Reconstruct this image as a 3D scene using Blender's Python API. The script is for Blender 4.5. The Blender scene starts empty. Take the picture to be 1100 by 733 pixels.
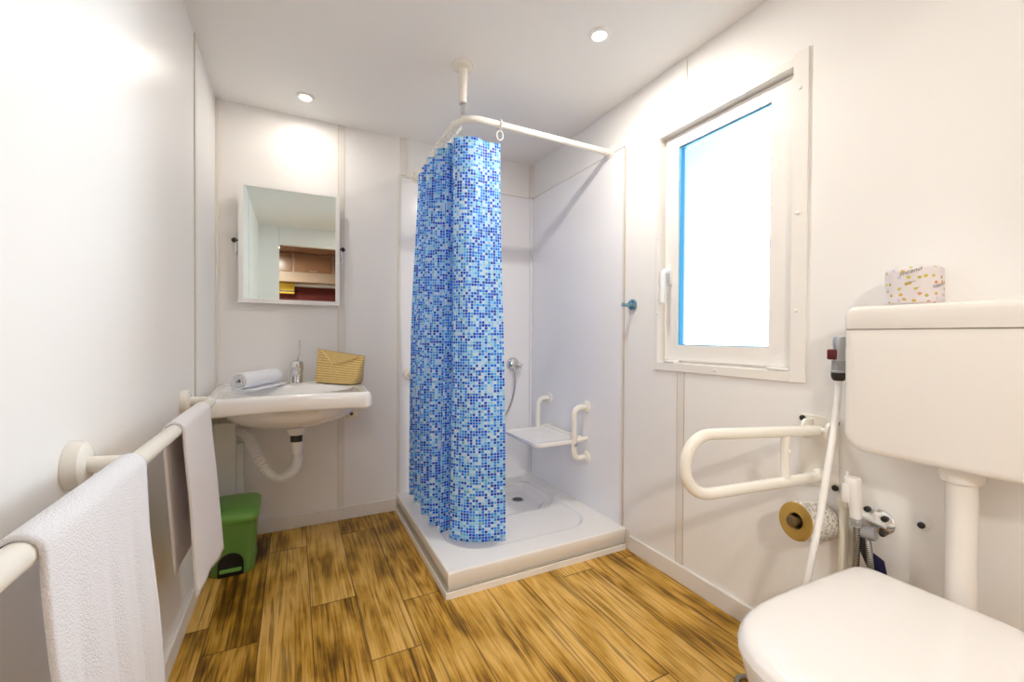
import bpy, bmesh, math, random
from mathutils import Vector, Matrix
random.seed(7)
PI = math.pi
S = bpy.context.scene
COL = S.collection

# ------------------------------------------------------------------ camera
XL, XR, YB, YF, ZC = -0.351, 1.475, 2.599, -0.37, 2.233
cam_d = bpy.data.cameras.new('camera')
cam_d.sensor_width = 36.0
cam_d.lens = 459.634 / 1100 * 36
cam_d.clip_start = 0.01
cam = bpy.data.objects.new('camera', cam_d)
COL.objects.link(cam)
_f = Vector((0.45373949, 0.89106719, -0.01094264))
_r = Vector((0.8911343, -0.45370013, 0.00598762))
_u = Vector((-0.00037069, 0.01246818, 0.9999222))
cam.matrix_world = Matrix(((_r.x, _u.x, -_f.x, 0), (_r.y, _u.y, -_f.y, 0), (_r.z, _u.z, -_f.z, 1.05), (0, 0, 0, 1)))
S.camera = cam

# ------------------------------------------------------------------ exposure, world
S.view_settings.view_transform = 'Standard'
S.view_settings.look = 'None'
S.view_settings.exposure = 0.64
S.view_settings.gamma = 1.0
S.view_settings.use_curve_mapping = False
S.cycles.use_denoising = True
S.cycles.max_bounces = 16
S.cycles.diffuse_bounces = 10
S.cycles.glossy_bounces = 6
S.cycles.transparent_max_bounces = 12
S.cycles.sample_clamp_indirect = 6.0
SPOT_W, SKY = 6.0, 15.5
SPOT_COL = (1.0, 0.95, 0.87)

w = bpy.data.worlds.new('daylight_sky')
S.world = w
w.use_nodes = True
nt = w.node_tree
nt.nodes.clear()
_o = nt.nodes.new('ShaderNodeOutputWorld')
_b = nt.nodes.new('ShaderNodeBackground')
_g = nt.nodes.new('ShaderNodeNewGeometry')
_d = nt.nodes.new('ShaderNodeVectorMath'); _d.operation = 'DOT_PRODUCT'
_d.inputs[1].default_value = (-0.952, -0.30, 0.05)
_rp = nt.nodes.new('ShaderNodeValToRGB')
_e = _rp.color_ramp.elements
_e[0].position = 0.80; _e[0].color = (0.018, 0.038, 0.054, 1)
_e[1].position = 0.93; _e[1].color = (0.88, 0.94, 1.0, 1)
_m = _e.new(0.86); _m.color = (0.043, 0.055, 0.063, 1)
nt.links.new(_g.outputs['Incoming'], _d.inputs[0])
nt.links.new(_d.outputs['Value'], _rp.inputs[0])
nt.links.new(_rp.outputs[0], _b.inputs['Color'])
_b.inputs['Strength'].default_value = SKY
nt.links.new(_b.outputs[0], _o.inputs[0])

# daylight portal in the window opening (guides sky sampling only)
_pl = bpy.data.lights.new('window_daylight_portal', 'AREA')
_pl.shape = 'RECTANGLE'; _pl.size = 0.42; _pl.size_y = 0.86
_pl.cycles.is_portal = True
_po = bpy.data.objects.new('window_daylight_portal', _pl)
COL.objects.link(_po)
_po.location = (1.56, 1.13, 1.435)
_po.rotation_euler = (0, PI / 2, 0)
_po.rotation_euler = Vector((-1, 0, 0)).to_track_quat('-Z', 'Z').to_euler()

# ------------------------------------------------------------------ materials
def mat(name, col, rough=0.4, metal=0.0, spec=0.5, coat=0.0, **kw):
    m = bpy.data.materials.new(name)
    m.use_nodes = True
    b = m.node_tree.nodes['Principled BSDF']
    b.inputs['Base Color'].default_value = (*col, 1)
    b.inputs['Roughness'].default_value = rough
    b.inputs['Metallic'].default_value = metal
    b.inputs['Specular IOR Level'].default_value = spec
    b.inputs['Coat Weight'].default_value = coat
    b.inputs['Coat Roughness'].default_value = 0.05
    for k, v in kw.items():
        b.inputs[k.replace('_', ' ')].default_value = v
    return m

def bsdf(m): return m.node_tree.nodes['Principled BSDF']
def N(m, t, **kw):
    n = m.node_tree.nodes.new(t)
    for k, v in kw.items(): setattr(n, k, v)
    return n
def LK(m, a, b): m.node_tree.links.new(a, b)
def math_node(m, op, a, b=None, c=None):
    n = N(m, 'ShaderNodeMath', operation=op)
    for i, v in enumerate((a, b, c)):
        if v is None: continue
        if isinstance(v, (int, float)): n.inputs[i].default_value = v
        else: LK(m, v, n.inputs[i])
    return n.outputs[0]
def add_bump(m, scale, strength, dist=0.002, detail=3.0, stretch=(1, 1, 1)):
    tc = N(m, 'ShaderNodeTexCoord'); mp = N(m, 'ShaderNodeMapping')
    mp.inputs['Scale'].default_value = stretch
    nz = N(m, 'ShaderNodeTexNoise'); nz.inputs['Scale'].default_value = scale; nz.inputs['Detail'].default_value = detail
    bp = N(m, 'ShaderNodeBump'); bp.inputs['Strength'].default_value = strength; bp.inputs['Distance'].default_value = dist
    LK(m, tc.outputs['Object'], mp.inputs[0]); LK(m, mp.outputs[0], nz.inputs['Vector'])
    LK(m, nz.outputs[0], bp.inputs['Height']); LK(m, bp.outputs[0], bsdf(m).inputs['Normal'])
    return m

M = {}
M['wall'] = add_bump(mat('wall_laminate', (0.88, 0.868, 0.85), 0.36, spec=0.45), 3.0, 0.05, 0.01)
M['strip'] = mat('joint_strip', (0.80, 0.765, 0.71), 0.35)
M['ceiling'] = mat('ceiling_panel', (0.88, 0.87, 0.85), 0.5, spec=0.35)
M['shower'] = add_bump(mat('shower_panel', (0.90, 0.895, 0.91), 0.16, spec=0.5), 4.0, 0.03, 0.01)
M['base'] = mat('baseboard_plastic', (0.80, 0.77, 0.73), 0.35)
M['upvc'] = mat('window_plastic', (0.86, 0.83, 0.79), 0.28)
M['porcelain'] = mat('porcelain', (0.86, 0.85, 0.84), 0.08, spec=0.6, coat=0.5)
M['gloss'] = mat('glossy_white_plastic', (0.86, 0.835, 0.82), 0.13, spec=0.55)
M['cistern'] = mat('cistern_plastic', (0.83, 0.795, 0.75), 0.22)
M['acrylic'] = mat('white_acrylic', (0.85, 0.835, 0.82), 0.12, spec=0.5)
M['rail'] = mat('white_nylon', (0.86, 0.83, 0.76), 0.22)
M['ivory'] = mat('ivory_plastic', (0.84, 0.80, 0.70), 0.3)
M['white'] = mat('white_plastic', (0.88, 0.87, 0.85), 0.3)
M['chrome'] = mat('chrome', (0.72, 0.72, 0.72), 0.09, metal=1)
M['reflection_chrome'] = mat('blue_reflection_chrome', (0.22, 0.38, 0.46), 0.12, metal=1)  # robe hook: bluish reflection painted into the metal's base colour
M['steel'] = mat('dull_steel', (0.5, 0.5, 0.5), 0.3, metal=1)
M['black'] = mat('black_plastic', (0.015, 0.015, 0.015), 0.35)
M['grey'] = mat('grey_plastic', (0.36, 0.36, 0.37), 0.3)
M['greypanel'] = mat('pale_grey_cover', (0.86, 0.88, 0.88), 0.3)
M['red'] = mat('dark_red_plastic', (0.11, 0.004, 0.007), 0.35)
M['navy'] = mat('navy_tag', (0.01, 0.01, 0.06), 0.4)
M['green'] = mat('green_plastic', (0.135, 0.29, 0.062), 0.34)
M['green_lid'] = mat('green_lid_plastic', (0.17, 0.40, 0.085), 0.3)
M['blue_bead'] = mat('blue_film', (0.10, 0.42, 0.70), 0.35)
M['wood_dark'] = mat('brown_laminate', (0.24, 0.115, 0.06), 0.22)
M['wood_mid'] = mat('grey_brown_laminate', (0.36, 0.25, 0.18), 0.25)
M['redcloth'] = mat('dark_red_cloth', (0.10, 0.012, 0.01), 0.9)
M['yellow'] = mat('yellow_cloth', (0.75, 0.50, 0.06), 0.8)
M['mirror'] = mat('mirror_silver', (0.72, 0.80, 0.775), 0.015, metal=1)
M['peg'] = mat('brown_peg', (0.13, 0.08, 0.03), 0.4)
M['rubber'] = mat('dark_rubber', (0.03, 0.025, 0.02), 0.5)
M['joint'] = mat('dark_joint_line', (0.56, 0.51, 0.45), 0.6)
M['silicone'] = mat('silicone_joint', (0.45, 0.40, 0.33), 0.35)
M['kraft'] = mat('yellow_brown_card', (0.46, 0.29, 0.06), 0.75)
M['kraft_dark'] = mat('brown_card_core', (0.10, 0.06, 0.02), 0.8)

def terry(name, col):
    m = mat(name, col, 0.95, spec=0.1, Sheen_Weight=0.3)
    return add_bump(m, 380.0, 0.8, 0.004, 3.0)
M['terry'] = terry('white_terry', (0.89, 0.90, 0.95))
M['terry_small'] = terry('hand_towel_terry', (0.88, 0.85, 0.87))

# braided metal hose
def braid(name, c1, c2, freq):
    m = mat(name, c1, 0.25, metal=0.9)
    tc = N(m, 'ShaderNodeUVMap')
    sp = N(m, 'ShaderNodeSeparateXYZ'); LK(m, tc.outputs[0], sp.inputs[0])
    s = math_node(m, 'SINE', math_node(m, 'MULTIPLY', sp.outputs[1], freq))
    rp = N(m, 'ShaderNodeMapRange'); rp.inputs['From Min'].default_value = -1
    LK(m, s, rp.inputs[0])
    mx = N(m, 'ShaderNodeMix', data_type='RGBA')
    LK(m, rp.outputs[0], mx.inputs[0]); mx.inputs[6].default_value = (*c1, 1); mx.inputs[7].default_value = (*c2, 1)
    LK(m, mx.outputs[2], bsdf(m).inputs['Base Color'])
    return m
M['braid'] = braid('metal_spiral_hose', (0.05, 0.045, 0.04), (0.62, 0.60, 0.57), 1400)

# frosted pane: lets the sky through, scatters part of it
def pane_mat():
    m = bpy.data.materials.new('frosted_glass'); m.use_nodes = True
    t = m.node_tree; t.nodes.clear()
    o = t.nodes.new('ShaderNodeOutputMaterial'); mx = t.nodes.new('ShaderNodeMixShader')
    a = t.nodes.new('ShaderNodeBsdfTransparent'); a.inputs[0].default_value = (0.95, 0.98, 1, 1)
    b = t.nodes.new('ShaderNodeBsdfTranslucent'); b.inputs[0].default_value = (0.9, 0.95, 1, 1)
    g = t.nodes.new('ShaderNodeBsdfGlossy'); g.inputs['Roughness'].default_value = 0.25
    m2 = t.nodes.new('ShaderNodeMixShader'); m2.inputs[0].default_value = 0.04
    mx.inputs[0].default_value = 0.03
    t.links.new(a.outputs[0], mx.inputs[1]); t.links.new(b.outputs[0], mx.inputs[2])
    t.links.new(mx.outputs[0], m2.inputs[1]); t.links.new(g.outputs[0], m2.inputs[2])
    t.links.new(m2.outputs[0], o.inputs[0])
    return m
M['pane'] = pane_mat()

def emit_mat(name, col, s):
    m = bpy.data.materials.new(name); m.use_nodes = True
    t = m.node_tree; t.nodes.clear()
    o = t.nodes.new('ShaderNodeOutputMaterial'); e = t.nodes.new('ShaderNodeEmission')
    e.inputs[0].default_value = (*col, 1); e.inputs[1].default_value = s
    t.links.new(e.outputs[0], o.inputs[0])
    return m
M['lamp'] = emit_mat('lamp_glow', (1.0, 0.88, 0.70), 40.0)

M['fill_diffuser'] = emit_mat('fill_diffuser_glow', (1.0, 0.95, 0.87), 3.0)  # glow of the added hall fill light

# vinyl planks along Y
def floor_mat():
    m = mat('wood_vinyl', (0.4, 0.25, 0.1), 0.36, spec=0.35)
    g = N(m, 'ShaderNodeNewGeometry'); sp = N(m, 'ShaderNodeSeparateXYZ'); LK(m, g.outputs['Position'], sp.inputs[0])
    cx = math_node(m, 'DIVIDE', math_node(m, 'SUBTRACT', sp.outputs[0], 0.057), 0.1645)
    col = math_node(m, 'FLOOR', cx)
    wn = N(m, 'ShaderNodeTexWhiteNoise', noise_dimensions='1D'); LK(m, col, wn.inputs['W'])
    ry = math_node(m, 'ADD', math_node(m, 'DIVIDE', sp.outputs[1], 0.98), math_node(m, 'MULTIPLY', wn.outputs[0], 3.7))
    row = math_node(m, 'FLOOR', ry)
    cmb = N(m, 'ShaderNodeCombineXYZ'); LK(m, col, cmb.inputs[0]); LK(m, row, cmb.inputs[1])
    wn2 = N(m, 'ShaderNodeTexWhiteNoise', noise_dimensions='2D'); LK(m, cmb.outputs[0], wn2.inputs['Vector'])
    # coordinates local to a plank
    off = N(m, 'ShaderNodeVectorMath', operation='MULTIPLY_ADD')
    LK(m, wn2.outputs['Color'], off.inputs[0]); off.inputs[1].default_value = (9, 9, 9); LK(m, g.outputs['Position'], off.inputs[2])
    # broad cathedral figure
    mp = N(m, 'ShaderNodeMapping'); mp.inputs['Scale'].default_value = (9, 0.85, 1); LK(m, off.outputs[0], mp.inputs[0])
    n1 = N(m, 'ShaderNodeTexNoise'); n1.inputs['Scale'].default_value = 1.0; n1.inputs['Detail'].default_value = 3; n1.inputs['Distortion'].default_value = 0.35
    LK(m, mp.outputs[0], n1.inputs['Vector'])
    rings = math_node(m, 'FRACT', math_node(m, 'MULTIPLY', n1.outputs[0], 9.0))
    tri = math_node(m, 'ABSOLUTE', math_node(m, 'SUBTRACT', math_node(m, 'MULTIPLY', rings, 2.0), 1.0))
    # fine streaks
    mp2 = N(m, 'ShaderNodeMapping'); mp2.inputs['Scale'].default_value = (150, 4.5, 1); LK(m, off.outputs[0], mp2.inputs[0])
    n2 = N(m, 'ShaderNodeTexNoise'); n2.inputs['Scale'].default_value = 1.0; n2.inputs['Detail'].default_value = 4
    LK(m, mp2.outputs[0], n2.inputs['Vector'])
    # blotchy wear
    mp3 = N(m, 'ShaderNodeMapping'); mp3.inputs['Scale'].default_value = (9, 4.0, 1); LK(m, off.outputs[0], mp3.inputs[0])
    n3 = N(m, 'ShaderNodeTexNoise'); n3.inputs['Scale'].default_value = 1.0; n3.inputs['Detail'].default_value = 5
    LK(m, mp3.outputs[0], n3.inputs['Vector'])
    v = math_node(m, 'ADD', math_node(m, 'MULTIPLY', tri, 0.16), math_node(m, 'MULTIPLY', n2.outputs[0], 0.55))
    v = math_node(m, 'ADD', v, math_node(m, 'MULTIPLY_ADD', n3.outputs[0], 0.86, -0.105))
    v = math_node(m, 'ADD', v, math_node(m, 'MULTIPLY', math_node(m, 'SUBTRACT', wn2.outputs[0], 0.5), 0.24))
    rp = N(m, 'ShaderNodeValToRGB'); e = rp.color_ramp.elements
    e[0].position = 0.40; e[0].color = (0.075, 0.030, 0.002, 1)
    e[1].position = 0.90; e[1].color = (0.74, 0.46, 0.13, 1)
    x = e.new(0.55); x.color = (0.235, 0.108, 0.006, 1)
    x = e.new(0.68); x.color = (0.50, 0.27, 0.030, 1)
    LK(m, v, rp.inputs[0])
    # dark pore lines
    mp4 = N(m, 'ShaderNodeMapping'); mp4.inputs['Scale'].default_value = (75, 2.2, 1); LK(m, off.outputs[0], mp4.inputs[0])
    n4 = N(m, 'ShaderNodeTexNoise'); n4.inputs['Scale'].default_value = 1.0; n4.inputs['Detail'].default_value = 2; n4.inputs['Distortion'].default_value = 0.6
    LK(m, mp4.outputs[0], n4.inputs['Vector'])
    pore = N(m, 'ShaderNodeMapRange'); LK(m, n4.outputs[0], pore.inputs[0])
    pore.inputs['From Min'].default_value = 0.57; pore.inputs['From Max'].default_value = 0.66; pore.inputs['To Max'].default_value = 0.55
    pm = N(m, 'ShaderNodeMix', data_type='RGBA'); LK(m, pore.outputs[0], pm.inputs[0]); LK(m, rp.outputs[0], pm.inputs[6]); pm.inputs[7].default_value = (0.075, 0.030, 0.002, 1)
    # seams
    fx = math_node(m, 'ABSOLUTE', math_node(m, 'SUBTRACT', math_node(m, 'FRACT', cx), 0.5))
    fy = math_node(m, 'ABSOLUTE', math_node(m, 'SUBTRACT', math_node(m, 'FRACT', ry), 0.5))
    sm = math_node(m, 'MAXIMUM', math_node(m, 'GREATER_THAN', fx, 0.488), math_node(m, 'GREATER_THAN', fy, 0.4975))
    mx = N(m, 'ShaderNodeMix', data_type='RGBA'); LK(m, math_node(m, 'MULTIPLY', sm, 0.75), mx.inputs[0])
    LK(m, pm.outputs[2], mx.inputs[6]); mx.inputs[7].default_value = (0.05, 0.025, 0.006, 1)
    LK(m, mx.outputs[2], bsdf(m).inputs['Base Color'])
    bp = N(m, 'ShaderNodeBump'); bp.inputs['Strength'].default_value = 0.25; bp.inputs['Distance'].default_value = 0.001
    LK(m, v, bp.inputs['Height']); LK(m, bp.outputs[0], bsdf(m).inputs['Normal'])
    rr = N(m, 'ShaderNodeMapRange'); LK(m, n3.outputs[0], rr.inputs[0]); rr.inputs['To Min'].default_value = 0.30; rr.inputs['To Max'].default_value = 0.52
    LK(m, rr.outputs[0], bsdf(m).inputs['Roughness'])
    return m
M['floor'] = floor_mat()

def curtain_mat():
    m = mat('mosaic_print_curtain', (0.8, 0.85, 0.9), 0.42, spec=0.4)
    uv = N(m, 'ShaderNodeUVMap')
    sc = N(m, 'ShaderNodeVectorMath', operation='SCALE'); sc.inputs['Scale'].default_value = 1 / 0.0130
    LK(m, uv.outputs[0], sc.inputs[0])
    fl = N(m, 'ShaderNodeVectorMath', operation='FLOOR'); LK(m, sc.outputs[0], fl.inputs[0])
    fr = N(m, 'ShaderNodeVectorMath', operation='FRACTION'); LK(m, sc.outputs[0], fr.inputs[0])
    wn = N(m, 'ShaderNodeTexWhiteNoise', noise_dimensions='2D'); LK(m, fl.outputs[0], wn.inputs['Vector'])
    # loose clusters: shift the draw by a slow noise
    nz = N(m, 'ShaderNodeTexNoise'); nz.inputs['Scale'].default_value = 0.22; LK(m, fl.outputs[0], nz.inputs['Vector'])
    v = math_node(m, 'ADD', wn.outputs[0], math_node(m, 'MULTIPLY', math_node(m, 'SUBTRACT', nz.outputs[0], 0.5), 0.35))
    rp = N(m, 'ShaderNodeValToRGB'); rp.color_ramp.interpolation = 'CONSTANT'
    e = rp.color_ramp.elements
    e[0].position = 0.0; e[0].color = (0.68, 0.85, 1.0, 1)
    e[1].position = 0.93; e[1].color = (0.004, 0.05, 0.50, 1)
    for p, c in ((0.15, (0.36, 0.74, 0.99)), (0.34, (0.10, 0.55, 0.96)), (0.43, (0.16, 0.52, 0.72)), (0.48, (0.022, 0.36, 0.92)), (0.62, (0.003, 0.20, 0.88)), (0.80, (0.003, 0.075, 0.66))):
        x = e.new(p); x.color = (*c, 1)
    LK(m, v, rp.inputs[0])
    sp = N(m, 'ShaderNodeSeparateXYZ'); LK(m, fr.outputs[0], sp.inputs[0])
    fx = math_node(m, 'ABSOLUTE', math_node(m, 'SUBTRACT', sp.outputs[0], 0.5))
    fy = math_node(m, 'ABSOLUTE', math_node(m, 'SUBTRACT', sp.outputs[1], 0.5))
    gap = math_node(m, 'GREATER_THAN', math_node(m, 'MAXIMUM', fx, fy), 0.42)
    mx = N(m, 'ShaderNodeMix', data_type='RGBA'); LK(m, gap, mx.inputs[0]); LK(m, rp.outputs[0], mx.inputs[6])
    mx.inputs[7].default_value = (0.64, 0.83, 1.0, 1)
    LK(m, mx.outputs[2], bsdf(m).inputs['Base Color'])
    # thin plastic: some light passes through
    tr = N(m, 'ShaderNodeBsdfTranslucent'); LK(m, mx.outputs[2], tr.inputs[0])
    ms = N(m, 'ShaderNodeMixShader'); ms.inputs[0].default_value = 0.3
    out = m.node_tree.nodes['Material Output']
    LK(m, bsdf(m).outputs[0], ms.inputs[1]); LK(m, tr.outputs[0], ms.inputs[2]); LK(m, ms.outputs[0], out.inputs[0])
    return m
M['curtain'] = curtain_mat()

def weave_mat():
    m = mat('woven_straw', (0.72, 0.50, 0.18), 0.55, spec=0.35)
    uv = N(m, 'ShaderNodeUVMap'); sp = N(m, 'ShaderNodeSeparateXYZ'); LK(m, uv.outputs[0], sp.inputs[0])
    sx = math_node(m, 'MULTIPLY', sp.outputs[0], PI / 0.0115); sy = math_node(m, 'MULTIPLY', sp.outputs[1], PI / 0.0115)
    a = math_node(m, 'ABSOLUTE', math_node(m, 'SINE', sx)); b = math_node(m, 'ABSOLUTE', math_node(m, 'SINE', sy))
    h = math_node(m, 'MAXIMUM', a, b)
    ch = math_node(m, 'SINE', math_node(m, 'MULTIPLY', sp.outputs[0], PI / 0.017))
    wn = N(m, 'ShaderNodeTexNoise'); wn.inputs['Scale'].default_value = 60; LK(m, uv.outputs[0], wn.inputs['Vector'])
    rp = N(m, 'ShaderNodeValToRGB'); e = rp.color_ramp.elements
    e[0].position = 0.50; e[0].color = (0.30, 0.16, 0.03, 1)
    e[1].position = 0.86; e[1].color = (0.88, 0.66, 0.28, 1)
    LK(m, math_node(m, 'ADD', math_node(m, 'MULTIPLY', h, 0.75), math_node(m, 'MULTIPLY', wn.outputs[0], 0.3)), rp.inputs[0])
    LK(m, rp.outputs[0], bsdf(m).inputs['Base Color'])
    bp = N(m, 'ShaderNodeBump'); bp.inputs['Strength'].default_value = 0.6; bp.inputs['Distance'].default_value = 0.002
    LK(m, h, bp.inputs['Height']); LK(m, bp.outputs[0], bsdf(m).inputs['Normal'])
    return m
M['straw'] = weave_mat()
M['straw_band'] = add_bump(mat('straw_edging', (0.86, 0.66, 0.30), 0.5), 120, 0.5, 0.002)

def print_mat(name, ground, dots, scale, radius, keep=0.0):
    """paper with scattered little coloured marks"""
    m = mat(name, ground, 0.55, spec=0.3)
    uv = N(m, 'ShaderNodeUVMap')
    vo = N(m, 'ShaderNodeTexVoronoi', voronoi_dimensions='2D'); vo.inputs['Scale'].default_value = scale
    LK(m, uv.outputs[0], vo.inputs['Vector'])
    sp = N(m, 'ShaderNodeSeparateColor'); LK(m, vo.outputs['Color'], sp.inputs[0])
    mask = math_node(m, 'MULTIPLY', math_node(m, 'LESS_THAN', vo.outputs['Distance'], radius), math_node(m, 'GREATER_THAN', sp.outputs[1], keep))
    rp = N(m, 'ShaderNodeValToRGB'); rp.color_ramp.interpolation = 'CONSTANT'; e = rp.color_ramp.elements
    e[0].position = 0; e[0].color = (*dots[0], 1); e[1].position = 1 / len(dots); e[1].color = (*dots[1], 1)
    for i in range(2, len(dots)):
        x = e.new(i / len(dots)); x.color = (*dots[i], 1)
    LK(m, sp.outputs[0], rp.inputs[0])
    mx = N(m, 'ShaderNodeMix', data_type='RGBA'); LK(m, mask, mx.inputs[0])
    mx.inputs[6].default_value = (*ground, 1); LK(m, rp.outputs[0], mx.inputs[7])
    LK(m, mx.outputs[2], bsdf(m).inputs['Base Color'])
    return m
M['wrap'] = print_mat('printed_wrapper', (0.74, 0.69, 0.70), [(0.55, 0.48, 0.08), (0.62, 0.42, 0.08), (0.50, 0.45, 0.12), (0.68, 0.30, 0.16), (0.60, 0.40, 0.10), (0.60, 0.58, 0.64)], 66, 0.27, 0.38)
M['rollpaper'] = print_mat('printed_roll_paper', (0.80, 0.77, 0.72), [(0.45, 0.40, 0.34), (0.62, 0.58, 0.52), (0.52, 0.46, 0.40)], 90, 0.33)
M['ink'] = mat('grey_ink', (0.20, 0.17, 0.18), 0.6)

# ------------------------------------------------------------------ mesh helpers
class MB:
    def __init__(s): s.bm = bmesh.new(); s.uv = s.bm.loops.layers.uv.new('UVMap')
    def add(s, other):
        me = bpy.data.meshes.new('tmp'); other.to_mesh(me); other.free(); s.bm.from_mesh(me); bpy.data.meshes.remove(me)
        return s
    def box(s, x0, x1, y0, y1, z0, z1, bev=0.0, seg=2):
        b = bmesh.new()
        bmesh.ops.create_cube(b, size=1.0)
        for v in b.verts:
            v.co = Vector(((x0 + x1) / 2 + v.co.x * (x1 - x0), (y0 + y1) / 2 + v.co.y * (y1 - y0), (z0 + z1) / 2 + v.co.z * (z1 - z0)))
        if bev > 0:
            bmesh.ops.bevel(b, geom=b.edges[:], offset=bev, segments=seg, profile=0.5, affect='EDGES')
        return s.add(b)
    def tube(s, pts, r, n=14, cap=True, closed=False):
        pts = [Vector(p) for p in pts]
        rs = r if isinstance(r, (list, tuple)) else [r] * len(pts)
        m = len(pts); bm = s.bm
        T = []
        for i in range(m):
            a = pts[i - 1] if (i > 0 or closed) else pts[i]
            b = pts[(i + 1) % m] if (i < m - 1 or closed) else pts[i]
            T.append((b - a).normalized())
        ref = Vector((0, 0, 1)) if abs(T[0].z) < 0.9 else Vector((1, 0, 0))
        u = T[0].cross(ref).normalized()
        rings, L, acc = [], [], 0.0
        for i in range(m):
            if i:
                u = (u - T[i] * u.dot(T[i])).normalized(); acc += (pts[i] - pts[i - 1]).length
            v = T[i].cross(u)
            rings.append([bm.verts.new(pts[i] + (u * math.cos(2 * PI * k / n) + v * math.sin(2 * PI * k / n)) * rs[i]) for k in range(n)])
            L.append(acc)
        for i in range(m if closed else m - 1):
            j = (i + 1) % m
            for k in range(n):
                f = bm.faces.new((rings[i][k], rings[i][(k + 1) % n], rings[j][(k + 1) % n], rings[j][k]))
                for lp, (uu, vv) in zip(f.loops, ((k / n, L[i]), ((k + 1) / n, L[i]), ((k + 1) / n, L[j]), (k / n, L[j]))):
                    lp[s.uv].uv = (uu, vv)
        if cap and not closed:
            bm.faces.new(list(reversed(rings[0]))); bm.faces.new(rings[-1])
        return s
    def lathe(s, base, axis, prof, n=28):
        """prof: list of (distance along axis, radius)"""
        base = Vector(base); ax = Vector(axis).normalized()
        pts = [base + ax * d for d, r in prof]
        ref = Vector((0, 0, 1)) if abs(ax.z) < 0.9 else Vector((1, 0, 0))
        u = ax.cross(ref).normalized(); v = ax.cross(u)
        rings = [[s.bm.verts.new(p + (u * math.cos(2 * PI * k / n) + v * math.sin(2 * PI * k / n)) * max(r, 1e-4)) for k in range(n)] for p, (d, r) in zip(pts, prof)]
        acc = 0
        for i in range(len(rings) - 1):
            dl = math.hypot(prof[i + 1][0] - prof[i][0], prof[i + 1][1] - prof[i][1])
            R = max(prof[i][1], prof[i + 1][1])
            for k in range(n):
                f = s.bm.faces.new((rings[i][k], rings[i][(k + 1) % n], rings[i + 1][(k + 1) % n], rings[i + 1][k]))
                for lp, (uu, vv) in zip(f.loops, ((k / n * 2 * PI * R, acc), ((k + 1) / n * 2 * PI * R, acc), ((k + 1) / n * 2 * PI * R, acc + dl), (k / n * 2 * PI * R, acc + dl))):
                    lp[s.uv].uv = (uu, vv)
            acc += dl
        s.bm.faces.new(list(reversed(rings[0]))); s.bm.faces.new(rings[-1])
        return s
    def loft(s, rings, cap0=True, cap1=True, uvs=False):
        vs = [[s.bm.verts.new(Vector(p)) for p in r] for r in rings]
        n = len(vs[0]); acc = 0
        for i in range(len(vs) - 1):
            cir = [0]
            for k in range(n): cir.append(cir[-1] + (Vector(rings[i][(k + 1) % n]) - Vector(rings[i][k])).length)
            dl = (Vector(rings[i + 1][0]) - Vector(rings[i][0])).length
            for k in range(n):
                f = s.bm.faces.new((vs[i][k], vs[i][(k + 1) % n], vs[i + 1][(k + 1) % n], vs[i + 1][k]))
                if uvs:
                    for lp, q in zip(f.loops, ((cir[k], acc), (cir[k + 1], acc), (cir[k + 1], acc + dl), (cir[k], acc + dl))): lp[s.uv].uv = q
            acc += dl
        if cap0: s.bm.faces.new(list(reversed(vs[0])))
        if cap1: s.bm.faces.new(vs[-1])
        return s
    def prism(s, poly, vec):
        vec = Vector(vec)
        return s.loft([[Vector(p) for p in poly], [Vector(p) + vec for p in poly]])
    def grid(s, P, uv=None):
        """P[i][j] points"""
        V = [[s.bm.verts.new(Vector(p)) for p in row] for row in P]
        for i in range(len(V) - 1):
            for j in range(len(V[0]) - 1):
                f = s.bm.faces.new((V[i][j], V[i + 1][j], V[i + 1][j + 1], V[i][j + 1]))
                if uv:
                    for lp, (a, b) in zip(f.loops, ((i, j), (i + 1, j), (i + 1, j + 1), (i, j + 1))): lp[s.uv].uv = uv[a][b]
        return V
    def build(s, name, m, parent=None, loc=None, smooth=True, angle=0.6, normals=True):
        bm = s.bm
        if normals: bmesh.ops.recalc_face_normals(bm, faces=bm.faces[:])
        base = Vector(parent['_o']) if parent is not None else Vector(loc or (0, 0, 0))
        for v in bm.verts: v.co -= base
        for f in bm.faces: f.smooth = smooth
        if smooth:
            for e in bm.edges:
                if len(e.link_faces) == 2 and e.calc_face_angle(0) > angle: e.smooth = False
        me = bpy.data.meshes.new(name); bm.to_mesh(me); bm.free()
        me.materials.append(m)
        o = bpy.data.objects.new(name, me); COL.objects.link(o)
        if parent is not None:
            o.parent = parent
            o['_o'] = tuple(base)
        else:
            o.location = base
            o['_o'] = tuple(base)
        return o

def fillet(pts, r, n=7):
    pts = [Vector(p) for p in pts]; out = [pts[0]]
    rs = r if isinstance(r, (list, tuple)) else [r] * len(pts)
    for i in range(1, len(pts) - 1):
        a, b, c = pts[i - 1], pts[i], pts[i + 1]
        d1, d2 = (a - b).normalized(), (c - b).normalized()
        ang = d1.angle(d2)
        rr = rs[i]
        t = min(rr / math.tan(ang / 2), (a - b).length * 0.49, (c - b).length * 0.49)
        p1, p2 = b + d1 * t, b + d2 * t
        rad = t * math.tan(ang / 2)
        cen = b + (d1 + d2).normalized() * (rad / math.sin(ang / 2))
        v1, v2 = p1 - cen, p2 - cen
        om = v1.angle(v2)
        for k in range(n + 1):
            q = k / n
            out.append(cen + (v1 * math.sin((1 - q) * om) + v2 * math.sin(q * om)) / math.sin(om))
    out.append(pts[-1])
    return out

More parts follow.
